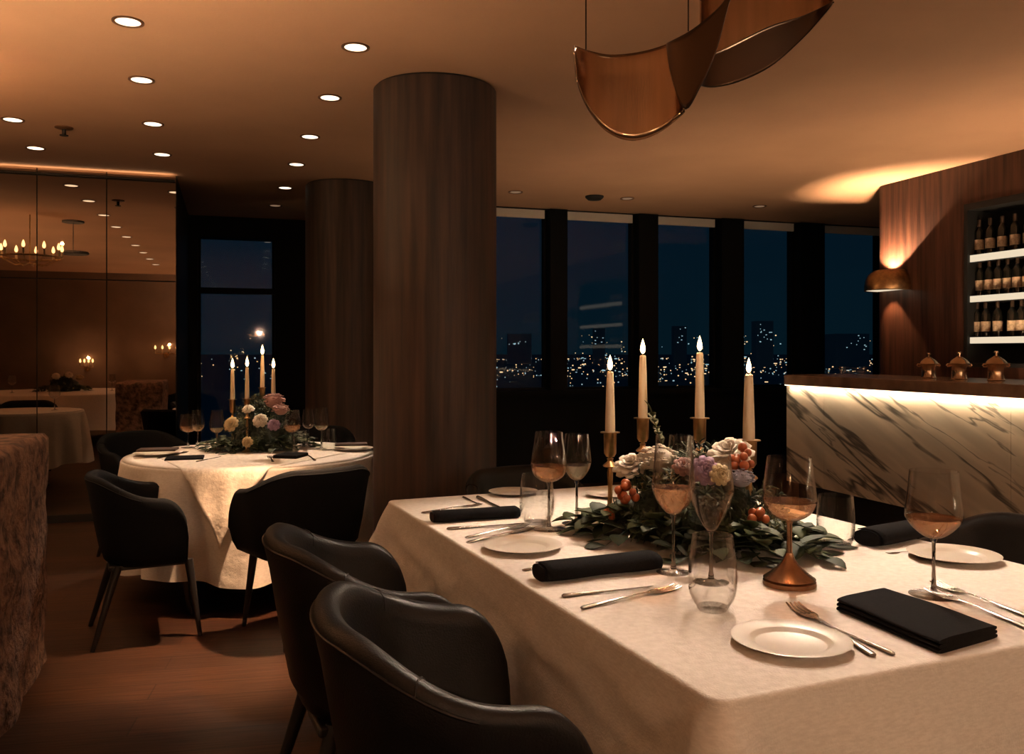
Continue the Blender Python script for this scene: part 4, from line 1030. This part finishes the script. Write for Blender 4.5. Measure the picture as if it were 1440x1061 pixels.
arrangement('large flower arrangement with trailing eucalyptus between the candles on the near table', cA, cB, ZT, .235, .24, rd, [
    ('rose', atd(887, 657, 2.64), .058, 'white_petal', (-.25, -.5, 1)), ('cluster', atd(926, 648, 2.56), .060, 'white_petal'),
    ('rose', atd(1026, 641, 2.42), .070, 'white_petal', (-.35, -.45, .9)), ('rose', atd(992, 662, 2.32), .042, 'lilac_petal', (0, -1, .4)),
    ('rose', atd(1013, 668, 2.29), .030, 'yellow_petal', (.1, -1, .3)), ('cluster', atd(1042, 674, 2.32), .036, 'blue_petal'),
    ('berries', atd(880, 690, 2.52), .034, 14, .012), ('berries', atd(860, 724, 2.56), .020, 6, .012),
    ('berries', atd(1043, 642, 2.36), .040, 12, .0125), ('berries', atd(1062, 726, 2.30), .028, 9, .0125),
    ('sprig', atd(934, 632, 2.74), .12, Vector((-.35, 0, 1))), ('rose', atd(962, 657, 2.42), .035, 'pink_petal', (0, -.7, .8)),
], nspray=34, nfern=98)
rd = random.Random(5)
rA, rB = RT+Vector((-.12, -.30, 0)), RT+Vector((.20, -.26, 0))
d0 = rA.y
arrangement('flower arrangement of cream and pink roses in the middle of the round table', at(308, 634, ZR), at(424, 632, ZR), ZR, .32, .26, rd, [
    ('rose', atd(325, 597, d0+.0), .045, 'yellow_petal', (-.2, -.9, .5)), ('rose', atd(366, 592, d0-.12), .042, 'white_petal', (0, -.9, .5)),
    ('rose', atd(349, 576, d0+.1), .036, 'white_petal', (0, -.5, .8)), ('cluster', atd(385, 565, d0+.1), .06, 'pink_petal'),
    ('rose', atd(385, 598, d0-.05), .036, 'lilac_petal', (.2, -.9, .5)), ('cluster', atd(395, 577, d0), .045, 'pink_petal'),
    ('rose', atd(348, 622, d0-.2), .03, 'yellow_petal', (0, -1, .2)),
], nspray=18, ll=.06, sc=.9, nfern=80)

# ------------------------------------------------------------------ round-table ware
def rg(px, base, top, label, wide, level=None, wine='wine'):
    p, H, k = PX(px, base, top, ZR); f = wide/2*k/H
    stem_glass('wine_glass', label, p, H, [(.012, .45), (.5*f, .475), (.88*f, .55), (1.0*f, .64), (.97*f, .72), (.86*f, .87), (.78*f, 1.)], 10*k, level, wine)
rg(264.5, 630, 583, 'glass of rose wine at the left of the round table', 24, .64)
rg(278, 632, 577, 'glass just behind the leftmost rose wine on the round table', 19, .6, 'whitewine')
rg(305, 637, 577, 'wine glass beside the left flowers on the round table', 20, .58, 'whitewine')
rg(411, 636, 577, 'glass of rose wine right of the flowers on the round table', 24, .64)
rg(434, 626, 576, 'empty wine glass right of the flowers on the round table', 19)
rg(452, 632, 574, 'glass of white wine at the right of the round table', 21, .58, 'whitewine')
for px, base, top, lb in ((317, 636, 612, 'tumbler left of the flowers on the round table'), (422, 640, 606, 'tumbler right of the flowers on the round table'), (462, 635, 604, 'tumbler beside the right-hand plate on the round table')):
    p, H, k = PX(px, base, top, ZR); tumbler('clear glass '+lb, p, H, 11*k, 9.8*k, 8*k, .5)
plate('white plate under a brown napkin at the left edge of the round table', 220, 638, 62, ZR)
plate('white plate at the back of the round table left of the flowers', 292, 623, 32, ZR)
plate('white plate under a brown napkin at the right edge of the round table', 497, 631, 56, ZR)
def flat_napkin(label, px, py, w_, d_, rz, z, mat, h=.012):
    p = at(px, py, z); o = MB().box((0, 0, h/2), (w_, d_, h)).build('flat_napkin', mat, smooth=False, bevel=.005); o.location = p+Vector((0, 0, .0005)); o.rotation_euler = (0, 0, rz); tag(o, label, 'napkin'); return o
flat_napkin('dark napkin lying flat at the front left of the round table', 260, 646, .20, .16, .3, ZR, 'napkin')
flat_napkin('dark napkin lying flat at the front right of the round table', 409, 644, .14, .16, -.2, ZR, 'napkin', .022)
flat_napkin('brown napkin resting on the left plate of the round table', 222, 634, .21, .12, .2, ZR+.034, 'brownnap')
flat_napkin('brown napkin resting on the right plate of the round table', 494, 626.5, .19, .11, .2, ZR+.031, 'brownnap')
cut('table_knife', 'knife right of the dark napkin at the front left of the round table', (276, 651), (312, 643), ZR)
cut('table_fork', 'fork left of the dark napkin at the front left of the round table', (222, 646), (262, 637), ZR)
cut('table_fork', 'fork left of the dark napkin at the front right of the round table', (384, 651), (379, 643), ZR)
cut('table_knife', 'knife right of the dark napkin at the front right of the round table', (443, 649), (432, 641), ZR)

# ------------------------------------------------------------------ place chairs
pf = (e2.x, e2.y)
def near_chair(px, py, zz): return at(px, py, zz)
cBk = tl(-.262, .485); cAk = tl(-.262, 1.21); pfB = (e2*math.cos(.12)-e1*math.sin(.12)).to_2d()
chair('leather', cBk.x, cBk.y, pfB, 'black leather tub chair nearest the camera', 'leather chairs at the near table', 1.06)
chair('leather', cAk.x, cAk.y, pf, 'black leather tub chair second along the left table side', 'leather chairs at the near table', 1.06)
p = tl(TW+.315, TL*.36); chair('leather', p.x, p.y, (-e2.x, -e2.y), 'black leather tub chair at the right photo edge beyond the table', 'leather chairs at the near table', 1.0)
p = tl(TW*.60, TL+.34); chair('leather', p.x, p.y, (-e1.x+.2, -e1.y), 'black chair at the far end of the near table behind the candles', 'leather chairs at the near table')
chair('fabric', -1.75, 4.13, (.88, .45), 'dark chair in profile at the left of the round table', 'chairs at the round table', .96)
chair('fabric', -1.00, 4.16, (-.66, .75), 'dark chair seen from behind in front of the round table', 'chairs at the round table', 1.)
chair('fabric', RT.x-.86, RT.y+.62, (.8, -.55), 'dark chair half hidden behind the left rim of the round table', 'chairs at the round table')
chair('fabric', RT.x+.1, RT.y+1.0, (0, -1), 'dark chair behind the flowers of the round table', 'chairs at the round table')

# ------------------------------------------------------------------ stone block at left
sA, sB = at(67, 928, 0), at(0, 1037, 0)
dirs = (sB-sA); dirs.normalize(); stop = CAMH-(606-HY)*sA.y/F
def stone():
    far, near = sA, sA+dirs*1.1; lf = Vector((-dirs.y, dirs.x, 0)); lf = lf if lf.x < 0 else -lf
    c4 = [far, near, near+lf*.5, far+lf*.5]; ring = []; n = 40
    b_ = bmesh.new(); o = None
    m = MB(); nz = 36
    per = []
    for i in range(4):
        p_, q_ = c4[i], c4[(i+1) % 4]
        cnt = int((q_-p_).length/.03)
        for k in range(cnt): per.append(p_.lerp(q_, k/cnt))
    from mathutils import noise
    cen = sum(c4, Vector())/4
    def disp(p_, z):
        q_ = Vector((p_.x, p_.y, z)); return noise.fractal(q_*5, 1., 2., 5)*.022+noise.noise(q_*2)*.02
    def fn(u, v):
        p_ = per[round(u*len(per)) % len(per)]; z = v*stop
        d = (p_-cen); d.z = 0; dn = d.normalized(); rnd = max(0, (v-.965)/.035)
        q_ = p_+dn*disp(p_, z)-dn*(.03*rnd*rnd)
        return Vector((q_.x, q_.y, z-(.008*rnd if v >= 1 else 0)))
    m.grid(fn, len(per), nz, cu=True)
    m.f.append([i*nz+nz-1 for i in range(len(per))]); m.f.append([i*nz for i in range(len(per))][::-1])
    return m.build('stone_block', 'stone', flat_angle=60)
so = tag(stone(), 'rough brown stone block at the left photo edge', 'stone block')

# ------------------------------------------------------------------ what the mirror shows: the near-left room
def sconce(p, label, n, w_, face, energy, group):
    t = thing('candle_sconce', label, 'wall lamp', p, math.atan2(face[1], face[0])+PI/2, group=group)
    MB().lathe([(0, 0), (.05, 0), (.045, .012), (0, .016)], 20).xf(Matrix.Translation((0, .0, -.05)) @ Matrix.Rotation(PI/2, 4, 'X')).build('wall_plate', 'brass', t)
    MB().tube([(0, -.005, -.05), (0, -.07, -.07), (0, -.11, -.03)], .007, 8).build('arm', 'brass', t)
    MB().tube([(-w_/2, -.11, -.02), (0, -.11, -.03), (w_/2, -.11, -.02)], .007, 8).build('crossbar', 'brass', t)
    for k in range(n):
        x = -w_/2+w_*k/(n-1)
        MB().lathe([(0, -.02), (.016, -.018), (.012, -.005), (.012, .06), (0, .06)], 12, c=(x, -.11, 0)).build('candle_tube', 'wax', t)
        MB().lathe([(0, .062), (.012, .07), (.016, .09), (.010, .115), (0, .135)], 12, c=(x, -.11, 0)).build('bulb', 'bulb', t)
    lamp('sconce_glow', 'POINT', (-w_/2+w_/(n-1), -.11, .148), energy, (1, .50, .22) if energy < 60 else (1, .64, .40), size=.012, parent=t)
def back_at(px, py):
    # point on the back wall seen through the mirror
    lo_, hi_ = 8., 30.
    for _ in range(40):
        mid = (lo_+hi_)/2
        if ab(refl(px, py, mid))[1] > BBACK: lo_ = mid
        else: hi_ = mid
    return refl(px, py, lo_)
s1 = back_at(123, 515); s2 = back_at(234, 496)
sconce(s1, 'small brass candle sconce on the back wall, reflected low in the mirror', 4, .20, U2, 14, 'candle sconces')
sconce(s2, 'larger brass candle sconce reflected at the right end of the mirror', 4, .36, U2, 22, 'candle sconces')
for k, (a_, zz) in enumerate(((.6, 1.65), (2.6, 1.65), (4.4, 1.65))):  # unseen sconces added as fill for surfaces facing the camera
    sconce(R(a_, BBACK, zz), 'added brass candle sconce on the wall behind the camera', 4, .3, U2, 62, 'added sconces behind the camera')
cp = refl(42, 362, 9.0)
ch = thing('chandelier', 'round brass candle chandelier reflected at the left of the mirror', 'chandelier', cp)
MB().tube([(.30*math.cos(2*PI*k/32), .30*math.sin(2*PI*k/32), 0) for k in range(33)], .009, 8).build('ring', 'brass', ch)
for k in range(10):
    a_ = 2*PI*k/10; x, y = .30*math.cos(a_), .30*math.sin(a_)
    arm = MB().tube([(0, 0, -.06), (x*.5, y*.5, -.08), (x, y, 0)], .005, 6).build('arm', 'brass', ch)
    MB().lathe([(0, 0), (.013, .0), (.012, .07), (0, .07)], 10, c=(x, y, 0)).build('candle_tube', 'wax', ch)
    MB().lathe([(0, .072), (.013, .08), (.017, .10), (.010, .13), (0, .15)], 10, c=(x, y, 0)).build('bulb', 'bulb', ch)
MB().tube([(0, 0, -.08), (0, 0, ZC-cp.z)], .006, 8).build('rod', 'brass', ch)
lamp('chandelier_glow', 'POINT', (.30, 0, .165), 25, (1, .52, .24), size=.012, parent=ch); lamp('chandelier_glow', 'POINT', (-.30, 0, .165), 25, (1, .52, .24), size=.012, parent=ch)

def mirror_table(px, py, rpx, d, label, clabel, seed):
    v = atd(px, py, d); q = refl(px, py, d); r = rpx/F*d
    round_table(q.x, q.y, r, .75, label, clabel, seed, .5); return q, r
q1, r1 = mirror_table(90, 551, 118, 12.9, 'round table by the stone block seen only in the mirror, farther one', 'white cloth on the farther table reflected in the mirror', 21)
q2, r2 = mirror_table(30, 582, 80, 8.6, 'round table by the stone block seen only in the mirror, nearer one', 'white cloth on the nearer table reflected in the mirror', 22)
rd = random.Random(8)
arrangement('flower arrangement on the farther table reflected in the mirror', q1+Vector((-.3, 0, .75-q1.z)), q1+Vector((.3, 0, .75-q1.z)), .75, .24, .26, rd, [
    ('rose', Vector((q1.x-.12, q1.y+.1, .98)), .06, 'white_petal', (0, .8, .6)), ('rose', Vector((q1.x+.05, q1.y+.1, 1.0)), .06, 'white_petal', (0, .8, .6)), ('cluster', Vector((q1.x+.2, q1.y+.05, .95)), .06, 'yellow_petal')], nspray=12, nfern=10)
for (q, r, lb, ww) in ((q1, r1, 'farther', 'white'), (q2, r2, 'nearer', 'white')):
    for k, (dx, dy, nm) in enumerate(((-.55, .1, 'left'), (.5, .15, 'right'))):
        p = Vector((q.x+dx*r, q.y+dy*r, .7508))
        stem_glass('wine_glass', 'wine glass at the %s of the %s table reflected in the mirror' % (nm, lb), p, .25, BIG, .035)
    for k, (dx, dy, nm) in enumerate(((-.9, .75, 'at the mirror side left'), (.95, .55, 'at the mirror side right'), (.2, -1.15, 'on the camera side'))):
        if lb == 'nearer' and k == 1: continue
        v = Vector((dx, dy)); v = v.normalized()*(r+.34)
        chair('fabric', q.x+v.x, q.y+v.y, (-v.x, -v.y), 'dark chair %s of the %s table reflected in the mirror' % (nm, lb), 'chairs reflected in the mirror')

# ------------------------------------------------------------------ key light for the near table
downlight((1.12, 3.95, 0), 'ceiling downlight aimed at the near table, hidden behind the bronze pendant', 390, 'aimed downlights', 62, (tcen.x-.15, tcen.y-.45, ZT), color=TABLELIGHT)
downlight(Vector((tcen.x+.25, tcen.y-.1, 0)), 'ceiling downlight straight above the near table flowers', 60, 'aimed downlights', 80, color=TABLELIGHT)
rp = rowB[2]
lamp('round_table_beam', 'SPOT', (rp.x, rp.y, ZC-.02), 170, TABLELIGHT, (RT.x, RT.y-.1, ZR), .045, 56, .5)
lamp('floor_pool_beam', 'SPOT', (rowB[0].x, rowB[0].y, ZC-.02), 1250, (1, .56, .30), tuple(at(335, 912, 0)), .045, 35, 1.)

# ------------------------------------------------------------------ city outside
ZG = -45.
g = MB().prism([(-9000, 60), (9000, 60), (9000, 20000), (-9000, 20000)], ZG-1, ZG).build('ground', 'cityground', smooth=False); struct(g)
rc_ = random.Random(4)
def city_mesh(n, seed, warm):
    m = MB(); q = random.Random(seed)
    for _ in range(n):
        px = q.choice([q.uniform(690, 1230), q.uniform(690, 1230), q.uniform(690, 1230), q.uniform(690, 1230), q.uniform(690, 1230), q.uniform(280, 400)])
        py = HY+2+abs(q.gauss(0, 1))*20+q.uniform(0, 14) if q.random() < .8 else q.uniform(470, 500)
        py = min(py, 552)
        if q.random() < .12: py = 505+q.uniform(-1, 1)
        if px < 500 and q.random() < .75: continue
        d = 46*F/max(6, py-HY) if py > HY+6 else 9000; d = min(d, 9000)
        p = atd(px, py, d*.9); s_ = q.choice([.45, .55, .7, .8, 1.0])*d/F
        sx_ = s_*(q.uniform(1.5, 4) if q.random() < .15 else 1)
        m.box(p, (sx_*1.3, s_*1.3, s_*1.3))
    return m
o = city_mesh(560, 1, True).build('city_lights', 'citylight_w', smooth=False); o['kind'] = 'stuff'; tag(o, 'scattered warm street lights of the night city beyond the windows', 'city lights')
o = city_mesh(340, 2, False).build('city_lights', 'citylight_c', smooth=False); o['kind'] = 'stuff'; tag(o, 'scattered pale window lights of the night city beyond the windows', 'city lights')
def building(px, top, wpx, d, label, n):
    w_ = wpx/F*d; p = atd(px, top, d); h = p.z-ZG
    t = thing('city_building', label, 'building', (p.x, p.y, ZG))
    MB().box((0, 0, h/2), (w_, w_, h)).build('walls', 'city', t, smooth=False)
    q = random.Random(px)
    m = MB(); s_ = .9*d/F
    for _ in range(n):
        m.box((q.uniform(-.42, .42)*w_, -w_/2-.2, h-q.uniform(.04, .5)*min(h, 60*d/F)), (s_*q.choice([1, 1, 2]), .3, s_))
    m.build('lit_windows', 'citylight_c', t, smooth=False)
building(1072, 452, 24, 2500, 'tall dark office tower on the skyline right of the candles', 16)
building(842, 462, 16, 3200, 'dark tower on the skyline left of the candles', 6)
building(955, 459, 18, 3000, 'dark tower on the skyline between the tall candles', 6)
building(1190, 470, 46, 2600, 'broad dark building on the skyline beside the bar wall', 10)
building(1020, 478, 30, 3400, 'low dark building on the skyline just left of the office tower', 6)
building(730, 470, 34, 3600, 'low dark building on the skyline beside the near column', 8)
